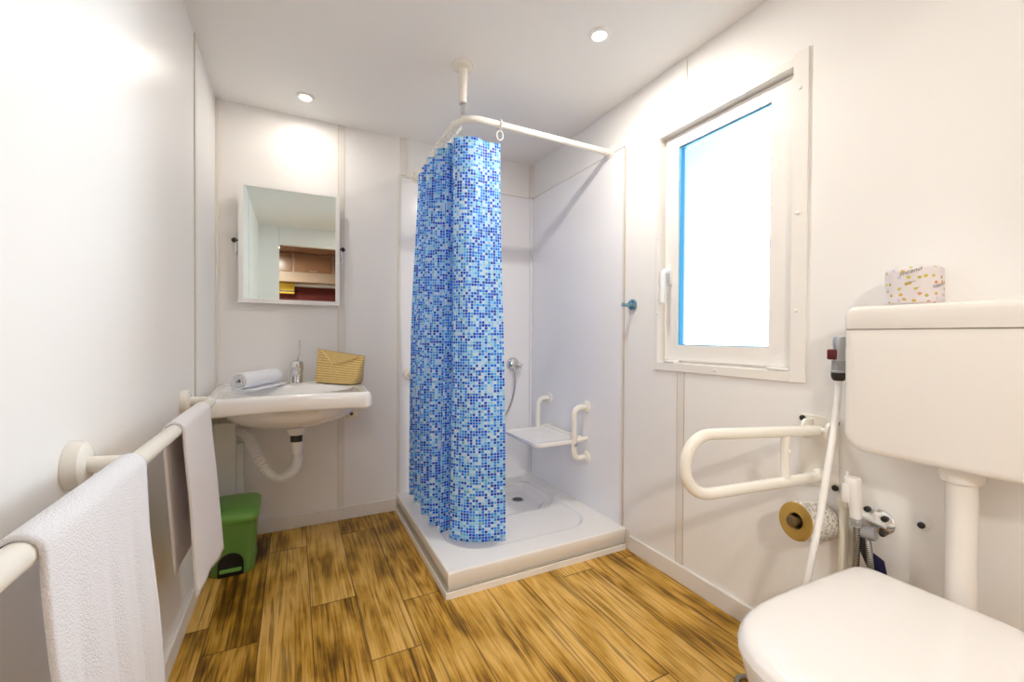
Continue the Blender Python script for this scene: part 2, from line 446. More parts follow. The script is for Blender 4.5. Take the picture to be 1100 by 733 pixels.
def smoothpath(pts, n=8):
    """Catmull-Rom through the points"""
    P = [Vector(p) for p in pts]; out = []
    for i in range(len(P) - 1):
        a = P[i - 1] if i else P[0] * 2 - P[1]
        b, c = P[i], P[i + 1]
        d = P[i + 2] if i + 2 < len(P) else P[-1] * 2 - P[-2]
        for k in range(n):
            t = k / n
            out.append(0.5 * ((2 * b) + (c - a) * t + (2 * a - 5 * b + 4 * c - d) * t * t + (3 * b - a - 3 * c + d) * t ** 3))
    out.append(P[-1])
    return out

def rrect(x0, x1, y0, y1, r, n=6):
    """rounded rectangle outline, counter-clockwise; r = one radius or four (x1y1, x0y1, x0y0, x1y0)"""
    rs = r if isinstance(r, (list, tuple)) else [r] * 4
    out = []
    for (cx, cy, a0), q in zip((((x1, y1, 0)), ((x0, y1, 90)), ((x0, y0, 180)), ((x1, y0, 270))), rs):
        ccx = cx - q if cx == x1 else cx + q
        ccy = cy - q if cy == y1 else cy + q
        for k in range(n + 1):
            a = math.radians(a0 + 90 * k / n)
            out.append((ccx + q * math.cos(a), ccy + q * math.sin(a)))
    return out

def scl(outline, c, s):
    return [(c[0] + (p[0] - c[0]) * s, c[1] + (p[1] - c[1]) * s) for p in outline]
def inset(outline, d):
    """offset a smooth closed outline inwards by d"""
    n = len(outline); out = []
    for i in range(n):
        a, b = Vector(outline[i - 1]), Vector(outline[(i + 1) % n])
        t = b - a
        t = t.normalized() if t.length > 1e-9 else Vector((1, 0))
        out.append((outline[i][0] - t.y * d, outline[i][1] + t.x * d))
    return out
def at_z(outline, z): return [(p[0], p[1], z) for p in outline]

def thing(name, label, cat, loc, group=None):
    o = bpy.data.objects.new(name, None); COL.objects.link(o)
    o.empty_display_size = 0.05
    o.location = loc; o['_o'] = tuple(loc)
    return tag(o, label, cat, group)
def tag(o, label, cat, group=None):
    o['label'] = label; o['category'] = cat
    if group: o['group'] = group
    return o
def struct(o):
    o['kind'] = 'structure'; return o
def lab(o, text):
    o['label'] = text; return o
def dup(root, loc, label=None, group=None):
    r = root.copy(); COL.objects.link(r); r.location = loc; r['_o'] = tuple(loc)
    if label: r['label'] = label
    if group: r['group'] = group
    for ch in list(root.children):
        c = ch.copy(); COL.objects.link(c); c.parent = r
        for g in list(ch.children):
            d = g.copy(); COL.objects.link(d); d.parent = c
    return r

# ================================================================== SETTING
T = 0.08
struct(MB().box(XL - T, XR + T, YF - 0.12, YB + T, -0.06, 0.0).build('floor', M['floor'], smooth=False))
struct(MB().box(XL - T, XR + T, YF - 0.0, YB + T, ZC, ZC + 0.06).build('ceiling', M['ceiling'], smooth=False))
struct(MB().box(XL - T, XL, YF - 0.06, YB + T, 0, ZC).build('wall_left', M['wall'], smooth=False))
struct(MB().box(XL, XR, YB, YB + T, 0, ZC).build('wall_back', M['wall'], smooth=False))
# right wall with the window opening
WY0, WY1, WZ0, WZ1 = 0.848, 1.432, 0.938, 1.946
r_ = MB()
r_.box(XR, XR + T, YF - 0.06, WY0, 0, ZC); r_.box(XR, XR + T, WY1, YB + T, 0, ZC)
r_.box(XR, XR + T, WY0, WY1, 0, WZ0); r_.box(XR, XR + T, WY0, WY1, WZ1, ZC)
struct(r_.build('wall_right', M['wall'], smooth=False))
# front wall (behind the camera) with the doorway
DX0, DX1, DZ = -0.15, 0.68, 2.03
r_ = MB()
r_.box(XL, DX0, YF - 0.06, YF, 0, ZC); r_.box(DX1, XR, YF - 0.06, YF, 0, ZC); r_.box(DX0, DX1, YF - 0.06, YF, DZ, ZC)
struct(r_.build('wall_front', M['wall'], smooth=False))
struct(MB().box(DX0 - 0.004, DX0, YF, YF + 0.003, DZ, ZC).build('trim_door', M['joint'], smooth=False))

# hallway beyond the doorway, seen only in the mirror
HX0, HX1, HY, HZ = -1.3, 1.9, -2.35, 2.2
struct(MB().box(HX0 - T, HX1 + T, HY - T, YF - 0.12, -0.06, 0).build('floor_hall', M['floor'], smooth=False))
struct(MB().box(HX0 - T, HX1 + T, HY - T, YF - 0.06, HZ, HZ + 0.06).build('ceiling_hall', M['wood_dark'], smooth=False))
r_ = MB(); r_.box(HX0 - T, HX1 + T, HY - T, HY, 0, HZ); r_.box(HX0 - T, HX0, HY, YF - 0.06, 0, HZ); r_.box(HX1, HX1 + T, HY, YF - 0.06, 0, HZ)
r_.box(HX0, XL - T, YF - 0.12, YF - 0.06, 0, HZ); r_.box(XR + T, HX1, YF - 0.12, YF - 0.06, 0, HZ)
struct(r_.build('wall_hall', M['wall'], smooth=False))

# panel joints and baseboards
def strip(name, x0, x1, y0, y1, z0, z1, m='strip', bev=0.0008):
    return struct(MB().box(x0, x1, y0, y1, z0, z1, bev, 1).build(name, M[m], smooth=False))
strip('trim_1', XR - 0.003, XR, 1.283, 1.318, 0.078, 0.905)
strip('trim_15', XR - 0.0035, XR, 1.2815, 1.2832, 0.078, 0.905, 'joint', 0.0003)
strip('trim_16', XR - 0.0035, XR, 1.3178, 1.3190, 0.078, 0.905, 'joint', 0.0003)
strip('trim_17', 0.2208, 0.2222, YB - 0.0035, YB, 0.075, ZC, 'joint', 0.0003)
strip('trim_18', XL, XL + 0.0035, 2.0735, 2.0752, 0.078, ZC, 'joint', 0.0003)
strip('trim_19', XL, XL + 0.0035, 0.7375, 0.7402, 0.078, ZC, 'joint', 0.0003)
strip('trim_20', XR - 0.0085, XR, 1.652, 1.6555, 0.10, 1.99, 'joint', 0.0003)
strip('trim_2', XR - 0.003, XR, 1.283, 1.289, 1.99, ZC)
strip('trim_3', 0.222, 0.256, YB - 0.003, YB, 0.075, ZC)
strip('trim_4', XL, XL + 0.003, 2.075, 2.110, 0.078, ZC)
strip('trim_5', XL, XL + 0.003, 0.74, 0.775, 0.078, ZC)
strip('trim_6', XL, XL + 0.012, YB - 0.012, YB, 0.075, ZC)
strip('baseboard_right', XR - 0.012, XR, YF, 1.60, 0, 0.078, 'base', 0.004)
strip('baseboard_back', XL, 0.55, YB - 0.012, YB, 0, 0.075, 'base', 0.004)
strip('baseboard_left', XL, XL + 0.012, YF, YB - 0.012, 0, 0.075, 'base', 0.004)

# shower lining panels, the band above them and the edging
TX, TY = 0.553, 1.632
PT = 0.005
o = MB().box(0.568, XR - PT, YB - PT, YB, 0.098, 2.0).build('wall_shower_back', M['shower'], smooth=False); struct(o)
o = MB().box(XR - PT, XR, 1.668, YB, 0.098, 2.0).build('wall_shower_right', M['shower'], smooth=False); struct(o)
strip('trim_7', 0.552, 0.569, YB - 0.009, YB, 0.098, 2.012)
strip('trim_8', XR - 0.008, XR, 1.655, 1.669, 0.098, 1.99, 'strip')
strip('trim_9', XR - 0.0065, XR, 1.66, YB, 2.0, 2.004, 'joint')
strip('trim_10', 0.568, XR, YB - 0.0065, YB, 2.0, 2.004, 'joint')
strip('trim_11', XR - 0.028, XR, YB - 0.028, YB, 2.004, ZC)
strip('trim_12', XR - 0.020, XR - 0.006, YB - 0.020, YB - 0.006, 0.098, 2.0, 'shower')
strip('trim_13', 0.568, 0.60, YB - 0.012, YB, 2.012, ZC)
strip('trim_14', XR - 0.004, XR, 1.60, 1.655, 0.0, 0.098, 'strip')

# ------------------------------------------------------------------ window
win = struct(bpy.data.objects.new('window_1', None)); COL.objects.link(win)
win.location = (XR, 1.13, 0.945); win['_o'] = (XR, 1.13, 0.945)
r_ = MB()
a, b, c, d = 0.800, 1.445, 0.903, 1.988
r_.box(XR - 0.007, XR, a, WY0, c, d, 0.0015); r_.box(XR - 0.007, XR, WY1, b + 0.006, c, 1.98, 0.0015)
r_.box(XR - 0.006, XR, WY0, b, WZ1, d - 0.012, 0.0015); r_.box(XR - 0.008, XR, WY0, b + 0.012, c, WZ0, 0.0015)
r_.build('trim_frame', M['upvc'], win, smooth=False)
r_ = MB()   # fixed frame lining the opening
f0 = XR + 0.040
r_.box(f0, XR + T, WY0 - 0.0005, WY0 + 0.024, WZ0, WZ1); r_.box(f0, XR + T, WY1 - 0.024, WY1 + 0.0005, WZ0, WZ1)
r_.box(f0, XR + T, WY0, WY1, WZ0 - 0.0005, WZ0 + 0.024); r_.box(f0, XR + T, WY0, WY1, WZ1 - 0.024, WZ1 + 0.0005)
r_.build('window_frame', M['upvc'], win, smooth=False)
SX = XR + 0.026          # face of the sash
sy0, sy1, sz0, sz1 = WY0 + 0.012, WY1 - 0.010, WZ0 + 0.012, WZ1 - 0.008
gy0, gy1, gz0, gz1 = 0.940, 1.348, 1.016, 1.884
r_ = MB()
for (p, q, s_, t_) in ((sy0, gy0, sz0, sz1), (gy1, sy1, sz0, sz1), (gy0, gy1, sz0, gz0), (gy0, gy1, gz1, sz1)):
    r_.box(SX, SX + 0.05, p, q, s_, t_)
bmesh.ops.bevel(r_.bm, geom=[e for e in r_.bm.edges if all(v.co.x < SX + 1e-5 for v in e.verts) and (any(abs(v.co.y - sy0) < 1e-4 for v in e.verts) and all(abs(v.co.y - sy0) < 1e-4 for v in e.verts) or all(abs(v.co.y - sy1) < 1e-4 for v in e.verts))], offset=0.003, segments=2, affect='EDGES')
sash = r_.build('sash', M['upvc'], win, smooth=False)
r_ = MB()   # stepped glazing bead
bd = 0.007
for (p, q, s_, t_) in ((gy0, gy0 + bd, gz0, gz1), (gy1 - bd, gy1, gz0, gz1), (gy0 + bd, gy1 - bd, gz0, gz0 + bd * 0.6), (gy0 + bd, gy1 - bd, gz1 - bd, gz1)):
    r_.box(SX + 0.008, SX + 0.03, p, q, s_, t_)
lab(r_.build('glazing_bead', M['blue_bead'], win, smooth=False), 'blue glazing bead')
MB().box(SX + 0.024, SX + 0.028, gy0 + 0.002, gy1 - 0.002, gz0 + 0.002, gz1 - 0.002).build('pane', M['pane'], win, smooth=False)
r_ = MB()   # lever handle pointing down
hy = 1.392
r_.box(SX - 0.010, SX, hy - 0.014, hy + 0.014, 1.285, 1.375, 0.004)
r_.tube(fillet([(SX, hy, 1.345), (SX - 0.042, hy, 1.345), (SX - 0.046, hy, 1.205)], 0.018), [0.011] * 9 + [0.009], 12)
r_.build('handle', M['white'], win)
for y_ in ((1.335, 1.392), (0.858, 0.925)):
    r_ = MB(); r_.box(XR - 0.010, SX, y_[0], y_[1], WZ0 + 0.0005, WZ0 + 0.0115, 0.003); r_.build('hinge', M['white'], win)
for y_, z_ in ((0.826, 1.865), (0.829, 1.46), (0.829, 1.14), (1.432, 1.80), (1.432, 1.50), (1.432, 1.16), (1.13, 0.922)):
    r_ = MB(); r_.lathe((XR - 0.006, y_, z_), (-1, 0, 0), [(0, 0.0062), (0.003, 0.006), (0.005, 0.0035)], 12); r_.build('screw_cap', M['white'], win)

# ------------------------------------------------------------------ ceiling lamps and added hall fill light
def spot(x, y, label, z=ZC, watts=None):
    t = thing('ceiling_spotlight', label, 'light', (x, y, z), 'recessed ceiling spotlights')
    r_ = MB(); n = 28
    prof = [(0.0, 0.026), (0.006, 0.026), (0.008, 0.028), (0.009, 0.033), (0.006, 0.041), (0.0, 0.043)]
    rings = [[(x + r * math.cos(2 * PI * k / n), y + r * math.sin(2 * PI * k / n), z - dd) for k in range(n)] for dd, r in prof]
    r_.loft(rings, False, False); r_.build('bezel', M['white'], t)
    r_ = MB(); r_.lathe((x, y, z - 0.0005), (0, 0, -1), [(0, 0.0255), (0.004, 0.0255), (0.006, 0.02), (0.0065, 0.001)], 24)
    r_.build('lamp_lens', M['lamp'], t)
    l = bpy.data.lights.new('lamp_light', 'AREA'); l.shape = 'DISK'; l.size = 0.05; l.energy = watts or SPOT_W; l.color = SPOT_COL
    lo = bpy.data.objects.new('lamp_light', l); COL.objects.link(lo); lo.parent = t; lo.location = (0, 0, -0.012)
    return t
spot(0.049, 2.371, 'small recessed ceiling spotlight above the mirror', watts=1.15)
spot(1.063, 1.35, 'bright recessed ceiling spotlight near the top of the window')
spot(0.70, 0.10, 'recessed ceiling spotlight between the doorway and the toilet', watts=2.2)
hl = thing('hall_fill_light', 'flat round ceiling light in the hallway outside the doorway', 'light', (-0.29, -1.22, HZ))  # added to fill the room through the doorway, unseen in the mirror
r_ = MB(); r_.lathe((-0.29, -1.22, HZ - 0.0005), (0, 0, -1), [(0, 0.125), (0.03, 0.125), (0.034, 0.12)], 36); r_.build('fill_light_base', M['white'], hl)
r_ = MB(); r_.lathe((-0.29, -1.22, HZ - 0.034), (0, 0, -1), [(0, 0.115), (0.008, 0.112), (0.014, 0.08), (0.016, 0.01)], 36); r_.build('fill_diffuser', M['fill_diffuser'], hl)
_l = bpy.data.lights.new('lamp_light', 'AREA'); _l.shape = 'DISK'; _l.size = 0.24; _l.energy = 29.0; _l.color = SPOT_COL
_lo = bpy.data.objects.new('lamp_light', _l); COL.objects.link(_lo); _lo.parent = hl; _lo.location = (0, 0, -0.06)

# ================================================================== OBJECTS
# ------------------------------------------------------------------ shower tray
def ss(e0, e1, x):
    t = min(1, max(0, (x - e0) / (e1 - e0))); return t * t * (3 - 2 * t)
def sd_rr(x, y, x0, x1, y0, y1, r):
    cx, cy = (x0 + x1) / 2, (y0 + y1) / 2
    qx, qy = abs(x - cx) - (x1 - x0) / 2 + r, abs(y - cy) - (y1 - y0) / 2 + r
    return math.hypot(max(qx, 0), max(qy, 0)) + min(max(qx, qy), 0) - r
tray = thing('shower_tray', 'white square acrylic shower tray with stepped basin on the floor in the corner', 'shower tray', (1.0, 2.1, 0))
tx0, tx1, ty0, ty1 = TX, XR - 0.0055, TY, YB - 0.0055
def tray_z(x, y):
    z = 0.100
    z -= 0.018 * ss(0.0, 0.020, -sd_rr(x, y, tx0 + 0.075, tx1 - 0.085, ty0 + 0.115, ty1 - 0.03, 0.17))
    d2 = max(sd_rr(x, y, 0.93, 1.405, 2.06, 2.545, 0.06), (x - 1.405 + (2.06 - y)) * 0.7071 + 0.085, ((2.06 - y) - (x - 0.93)) * 0.7071 + 0.06)
    z -= 0.022 * ss(0.0, 0.011, -d2)
    z -= 0.022 * ss(0.0, 0.03, -(d2 + 0.05))
    return z
r_ = MB()
n1, n2 = 170, 170
P = [[(tx0 + (tx1 - tx0) * i / n1, ty0 + (ty1 - ty0) * j / n2, tray_z(tx0 + (tx1 - tx0) * i / n1, ty0 + (ty1 - ty0) * j / n2)) for j in range(n2 + 1)] for i in range(n1 + 1)]
V = r_.grid(P)
loop = [V[i][0] for i in range(n1)] + [V[n1][j] for j in range(n2)] + [V[i][n2] for i in range(n1, 0, -1)] + [V[0][j] for j in range(n2, 0, -1)]
prev = loop
for (dx, z_) in ((-0.003, 0.0975), (-0.0045, 0.093), (-0.0045, 0.050), (0.0, 0.044), (0.0, 0.004)):
    cur = []
    for v in loop:
        x, y = v.co.x, v.co.y
        ox = dx if abs(x - tx0) < 1e-5 else 0
        oy = dx if abs(y - ty0) < 1e-5 else 0
        cur.append(r_.bm.verts.new((x + ox, y + oy, z_)))
    for k in range(len(loop)):
        r_.bm.faces.new((prev[k], prev[(k + 1) % len(loop)], cur[(k + 1) % len(loop)], cur[k]))
    prev = cur
r_.bm.faces.new(prev)
r_.build('tray_body', M['acrylic'], tray, angle=0.9)
def lstrip(o_out, o_in, z0, z1):
    # L-shaped strip round the two open sides
    pts = [(tx0 - o_out, ty1 - 0.01), (tx0 - o_out, ty0 - o_out), (tx1 - 0.008, ty0 - o_out), (tx1 - 0.008, ty0 - o_in), (tx0 - o_in, ty0 - o_in), (tx0 - o_in, ty1 - 0.01)]
    return [(p[0], p[1], z0) for p in pts], [(p[0], p[1], z1) for p in pts]
r_ = MB(); a, b = lstrip(0.016, 0.0005, 0.0005, 0.026); r_.loft([a, b]); 
r_.build('base_strip', M['white'], tray, smooth=False)
r_ = MB(); a, b = lstrip(0.010, 0.0005, 0.026, 0.034); r_.loft([a, b]); lab(r_.build('seal_strip', M['silicone'], tray, smooth=False), 'tan silicone seal')
dx_, dy_ = 1.235, 2.335
zd = tray_z(dx_, dy_)
r_ = MB(); r_.lathe((dx_, dy_, zd - 0.001), (0, 0, 1), [(0, 0.040), (0.003, 0.039), (0.004, 0.034), (0.002, 0.033)], 30)
dr = r_.build('drain', M['steel'], tray)
r_ = MB(); r_.lathe((dx_, dy_, zd + 0.0005), (0, 0, 1), [(0, 0.031), (0.002, 0.031), (0.0022, 0.02)], 30); lab(r_.build('drain_hole', M['black'], dr), 'dark drain opening')

# ------------------------------------------------------------------ curtain rod
ZR = 2.012
RX, RY = 0.660, 1.772
rod = thing('curtain_rod', 'white L-shaped shower curtain rod hung from the ceiling by a post', 'curtain rod', (RX, RY, ZR))
r_ = MB(); path = fillet([(RX, YB - 0.006, ZR), (RX, RY, ZR), (XR - 0.001, RY, ZR)], 0.085, 10)
r_.tube(path, 0.0155, 16); r_.build('rod', M['rail'], rod)
for p, ax in (((RX, YB - 0.001, ZR), (0, -1, 0)), ((XR - 0.0005, RY, ZR), (-1, 0, 0))):
    r_ = MB(); r_.lathe(p, ax, [(0, 0.034), (0.004, 0.034), (0.009, 0.030), (0.012, 0.022), (0.032, 0.021)], 24); r_.build('wall_flange', M['rail'], rod)
r_ = MB(); px, py = RX - 0.003, RY + 0.006
r_.lathe((px, py, ZC - 0.0005), (0, 0, -1), [(0, 0.044), (0.012, 0.044), (0.016, 0.038), (0.018, 0.021), (0.06, 0.0195), (0.165, 0.0165)], 24)
post = r_.build('ceiling_post', M['rail'], rod)
r_ = MB(); r_.lathe((px, py, ZC - 0.162), (0, 0, -1), [(0, 0.015), (0.004, 0.017), (0.010, 0.017), (0.014, 0.010), (0.05, 0.010)], 18); r_.build('post_screw', M['chrome'], post)

# ------------------------------------------------------------------ curtain
def interp(pts, t):
    """piecewise Catmull-Rom by index parameter t in [0,1] over arc-like spacing"""
    P = smoothpath(pts, 24)
    L = [0]
    for i in range(1, len(P)): L.append(L[-1] + (P[i] - P[i - 1]).length)
    out = []
    for q in t:
        s = q * L[-1]; k = 1
        while k < len(L) - 1 and L[k] < s: k += 1
        f = (s - L[k - 1]) / max(1e-9, L[k] - L[k - 1])
        out.append(P[k - 1].lerp(P[k], f))
    return out
# plan of the cloth at the hooks and at the hem (x, y); the same number of folds in both
top = [(0.655, 2.375), (0.610, 2.340), (0.662, 2.290), (0.600, 2.235), (0.662, 2.185), (0.598, 2.120), (0.660, 2.070), (0.606, 2.005), (0.668, 1.965), (0.632, 1.915), (0.694, 1.918),
       (0.640, 1.850), (0.660, 1.808), (0.712, 1.786), (0.765, 1.794), (0.815, 1.790), (0.848, 1.796)]
bot = [(0.640, 2.520), (0.598, 2.480), (0.655, 2.420), (0.592, 2.340), (0.664, 2.280), (0.590, 2.190), (0.668, 2.130), (0.596, 2.060), (0.675, 2.040), (0.622, 1.975), (0.715, 1.990),
       (0.643, 1.892), (0.680, 1.825), (0.735, 1.785), (0.785, 1.768), (0.830, 1.756), (0.864, 1.750)]
NU, NV = 300, 46
ts = [i / NU for i in range(NU + 1)]
tp, bt = interp([(x, y, 0) for x, y in top], ts), interp([(x, y, 0) for x, y in bot], ts)
def hem(t): return 0.122 + 0.008 * math.sin(t * 9) - 0.012 * ss(0.45, 0.6, t)
def head(t):
    z = 1.952 - 0.012 * ss(0.55, 1.0, t)
    return z - 0.008 * abs(math.sin(t * PI * 9))
P, UV = [], []
arc = 0
for i in range(NU + 1):
    if i: arc += 0.5 * ((tp[i] - tp[i - 1]).length + (bt[i] - bt[i - 1]).length)
    row, uvr = [], []
    z0, z1 = hem(ts[i]), head(ts[i])
    for j in range(NV + 1):
        q = j / NV
        k = ss(0.0, 1.0, q) * 0.6 + q * 0.4
        p = bt[i].lerp(tp[i], k)
        z = z0 + (z1 - z0) * q
        bulge = 0.014 * math.sin(PI * q) * (1 - ss(0.30, 0.62, ts[i]))
        wob = 0.006 * math.sin(ts[i] * 31 + q * 5.0) * math.sin(PI * q)
        row.append((p.x - bulge + wob, p.y + wob * 0.6, z)); uvr.append((arc, z))
    P.append(row); UV.append(uvr)
r_ = MB(); r_.grid(P, UV)
cur = r_.build('shower_curtain', M['curtain'], loc=(0.66, 1.78, 0.122), angle=3)
tag(cur, 'blue and white mosaic-print shower curtain hanging bunched at the corner', 'curtain')
md = cur.modifiers.new('thickness', 'SOLIDIFY'); md.thickness = 0.0012; md.offset = 0

# ------------------------------------------------------------------ curtain rings
def ring_bm(alongx):
    r_ = MB(); n = 20
    # upper open loop round the rod and lower eye that holds the cloth
    up = []
    for k in range(n + 1):
        a = math.radians(-60 + 300 * k / n)
        up.append((0.0, 0.0215 * math.cos(a), 0.0215 * math.sin(a)))
    lo = [(0.0155 * math.cos(2 * PI * k / n), 0.0, -0.046 + 0.0215 * math.sin(2 * PI * k / n)) for k in range(n)]
    if alongx:
        pass
    else:
        up = [(p[1], p[0], p[2]) for p in up]; lo = [(p[1], p[0], p[2]) for p in lo]
    r_.tube(up, 0.0036, 8); r_.tube(lo, 0.0028, 8, closed=True)
    return r_
def ring_thing(alongx, loc, label, group=None):
    t = thing('curtain_ring', label, 'curtain ring', loc, group)
    m = ring_bm(alongx)
    for v in m.bm.verts: v.co += Vector(loc)
    m.build('ring_body', M['white'], t)
    return t
G_R = 'curtain rings bunched on the side run of the rod'
t0 = ring_thing(False, (RX, 1.90, ZR - 0.0021), 'white plastic curtain ring crowded on the side run of the rod', G_R)
for y in (1.918, 1.938, 1.962, 1.99, 2.02, 2.06, 2.11, 2.17, 2.24, 2.32):
    dup(t0, (RX, y, ZR - 0.0021))
ring_thing(True, (0.834, RY, ZR - 0.0021), 'lone white curtain ring on the front run, at the free curtain corner')
tr_ = ring_thing(False, (RX + 0.0005, 1.872, ZR - 0.0021), 'white curtain ring at the rod bend beside the ceiling post')

# ------------------------------------------------------------------ folding shower seat with side handles
seat = thing('shower_bench', 'white folding shower seat with two looped handles on the wall', 'shower seat', (XR, 2.15, 0.47))
sx0, sx1, syA, syB, zs = 1.135, 1.430, 1.945, 2.345, 0.478
ol = rrect(sx0, sx1, syA, syB, 0.05, 6)
r_ = MB(); r_.loft([at_z(inset(ol, 0.010), zs - 0.024), at_z(inset(ol, 0.002), zs - 0.020), at_z(ol, zs - 0.012), at_z(ol, zs - 0.004), at_z(inset(ol, 0.003), zs + 0.001), at_z(inset(ol, 0.010), zs + 0.002), at_z(inset(ol, 0.022), zs - 0.001), at_z(inset(ol, 0.05), zs - 0.002)])
r_.build('seat_panel', M['gloss'], seat)
xw = XR - PT
for y_ in (1.952, 2.348):
    r_ = MB()
    r_.tube(fillet([(xw, y_, 0.655), (xw - 0.088, y_, 0.655), (xw - 0.088, y_, 0.372), (xw, y_, 0.372)], 0.05, 8), 0.0165, 16)
    hd = r_.build('grab_handle', M['rail'], seat)
    for z_ in (0.655, 0.372):
        r_ = MB(); r_.lathe((xw, y_, z_), (-1, 0, 0), [(0, 0.034), (0.006, 0.034), (0.011, 0.030), (0.013, 0.018)], 24); r_.build('wall_flange', M['rail'], hd)
    r_ = MB(); r_.lathe((xw - 0.088, y_ - 0.014, 0.452), (0, -1, 0), [(0, 0.009), (0.006, 0.009), (0.007, 0.004)], 14); lab(r_.build('pivot_bolt', M['steel'], hd), 'dark steel pivot bolt')
r_ = MB(); r_.tube([(xw - 0.030, 1.952, 0.478), (xw - 0.030, 2.348, 0.478)], 0.012, 12); r_.build('hinge_bar', M['rail'], seat)
for y_ in (1.952, 2.348):
    r_ = MB(); r_.tube([(xw, y_, 0.478), (xw - 0.075, y_, 0.470)], 0.011, 12); r_.build('seat_bracket', M['rail'], seat)

# ------------------------------------------------------------------ shower hose and elbow, back wall grab rail
sh = thing('shower_mixer', 'chrome round shower elbow with a grey hose on the back shower wall', 'shower mixer', (1.325, YB - PT, 0.86))
yb = YB - PT
r_ = MB(); r_.lathe((1.325, yb, 0.862), (0, -1, 0), [(0, 0.047), (0.006, 0.047), (0.024, 0.040), (0.034, 0.028), (0.040, 0.010)], 28); r_.build('wall_plate', M['chrome'], sh)
r_ = MB(); r_.tube([(1.345, yb - 0.02, 0.855), (1.362, yb - 0.05, 0.852), (1.372, yb - 0.055, 0.846)], [0.022, 0.020, 0.012], 16)
r_.tube([(1.350, yb - 0.045, 0.85), (1.352, yb - 0.048, 0.80)], 0.004, 8); r_.build('lever', M['chrome'], sh)
r_ = MB(); r_.tube(smoothpath([(1.318, yb - 0.032, 0.845), (1.322, yb - 0.045, 0.79), (1.318, yb - 0.05, 0.70), (1.290, yb - 0.05, 0.60), (1.24, yb - 0.045, 0.52), (1.16, yb - 0.04, 0.50), (1.07, yb - 0.04, 0.58), (1.02, yb - 0.035, 0.75), (1.00, yb - 0.035, 0.95)]), 0.0065, 10)
lab(r_.build('hose', M['steel'], sh), 'grey metal hose')
r_ = MB(); r_.tube([(1.00, yb - 0.035, 0.94), (1.00, yb - 0.04, 1.10)], [0.010, 0.014], 12)
r_.lathe((1.0, yb - 0.02, 1.14), (0, -1, -0.3), [(0, 0.02), (0.02, 0.04), (0.035, 0.045), (0.04, 0.04)], 20); r_.build('hand_shower', M['chrome'], sh)

gr = thing('wall_grab_rail', 'white grab rail on the back shower wall behind the curtain', 'grab rail', (0.62, yb, 0.818))
r_ = MB(); r_.tube(fillet([(0.622, yb - 0.01, 0.818), (0.622, yb - 0.055, 0.818), (0.98, yb - 0.055, 0.818), (0.98, yb, 0.818)], 0.035), 0.015, 14); r_.build('rail_tube', M['rail'], gr)
for x_ in (0.622, 0.98):
    r_ = MB(); r_.lathe((x_, yb, 0.818), (0, -1, 0), [(0, 0.036), (0.008, 0.036), (0.016, 0.031), (0.018, 0.02)], 24); r_.build('wall_flange', M['rail'], gr)

# ------------------------------------------------------------------ washbasin
wb = thing('washbasin', 'white wheelchair-accessible washbasin on the back wall', 'sink', (0, YB, 0.80))
def basin_outline():
    out = []
    pts = [(0.337, YB - 0.001), (-0.346, YB - 0.001)]
    out += [(0.337 + (-0.346 - 0.337) * k / 20, YB - 0.001) for k in range(21)]
    # left side to front left corner
    out += [(-0.346 + 0.030 * (k / 10) ** 1.3, YB - 0.001 - 0.58 * k / 10) for k in range(1, 10)]
    c = Vector((-0.276, 1.985)); 
    for k in range(9):
        a = math.radians(180 + 80 * k / 8); out.append((c.x + 0.040 * math.cos(a), c.y + 0.040 * math.sin(a)))
    xs0, xs1 = -0.268, 0.268
    for k in range(1, 24):
        q = k / 24; x = xs0 + (xs1 - xs0) * q
        out.append((x, 1.946 + 0.030 * math.sin(PI * q) + 0.012 * q))
    c = Vector((0.270, 1.998))
    for k in range(9):
        a = math.radians(275 + 85 * k / 8); out.append((c.x + 0.042 * math.cos(a), c.y + 0.042 * math.sin(a)))
    out += [(0.312 + 0.025 * (k / 10) ** 0.8, 1.998 + (YB - 0.001 - 1.998) * k / 10) for k in range(1, 10)]
    return out
ol = basin_outline()
cb = (-0.005, 2.23); cr = (-0.005, 2.29)
def ell(rx, ry, c, ol):
    """ellipse sampled at the directions of the outline points"""
    r = []
    for p in ol:
        a = math.atan2((p[1] - c[1]) / ry, (p[0] - c[0]) / rx); r.append((c[0] + rx * math.cos(a), c[1] + ry * math.sin(a)))
    return r
def clampb(o): return [(p[0], min(p[1], YB - 0.001)) for p in o]
rings = [at_z(scl(ell(0.30, 0.27, (0, 2.33), ol), (0, 2.33), 0.02), 0.612)]
for k in range(1, 9):
    q = k / 8; rings.append(at_z(clampb(scl(ell(0.295, 0.285, (0, 2.31), ol), (0, 2.33 - 0.02 * q), max(0.02, math.sin(q * PI / 2) ** 0.85))), 0.612 + 0.111 * (1 - math.cos(q * PI / 2))))
rings += [at_z(clampb(inset(ol, 0.018)), 0.730), at_z(clampb(inset(ol, 0.004)), 0.733), at_z(clampb(ol), 0.741), at_z(clampb(ol), 0.772), at_z(clampb(inset(ol, 0.002)), 0.786), at_z(clampb(inset(ol, 0.007)), 0.796), at_z(clampb(inset(ol, 0.016)), 0.8005), at_z(clampb(inset(ol, 0.030)), 0.8015), at_z(clampb(inset(ol, 0.040)), 0.799)]
E1 = ell(0.265, 0.185, cb, ol)
rings += [at_z(clampb(scl(E1, cb, 1.0)), 0.7975), at_z(scl(E1, cb, 0.95), 0.789), at_z(scl(E1, cb, 0.87), 0.765), at_z(scl(E1, cb, 0.72), 0.725), at_z(scl(E1, cb, 0.5), 0.690), at_z(scl(E1, cb, 0.25), 0.672), at_z(scl(E1, cb, 0.08), 0.668)]
r_ = MB(); r_.loft(rings); r_.build('basin', M['porcelain'], wb, angle=1.2)
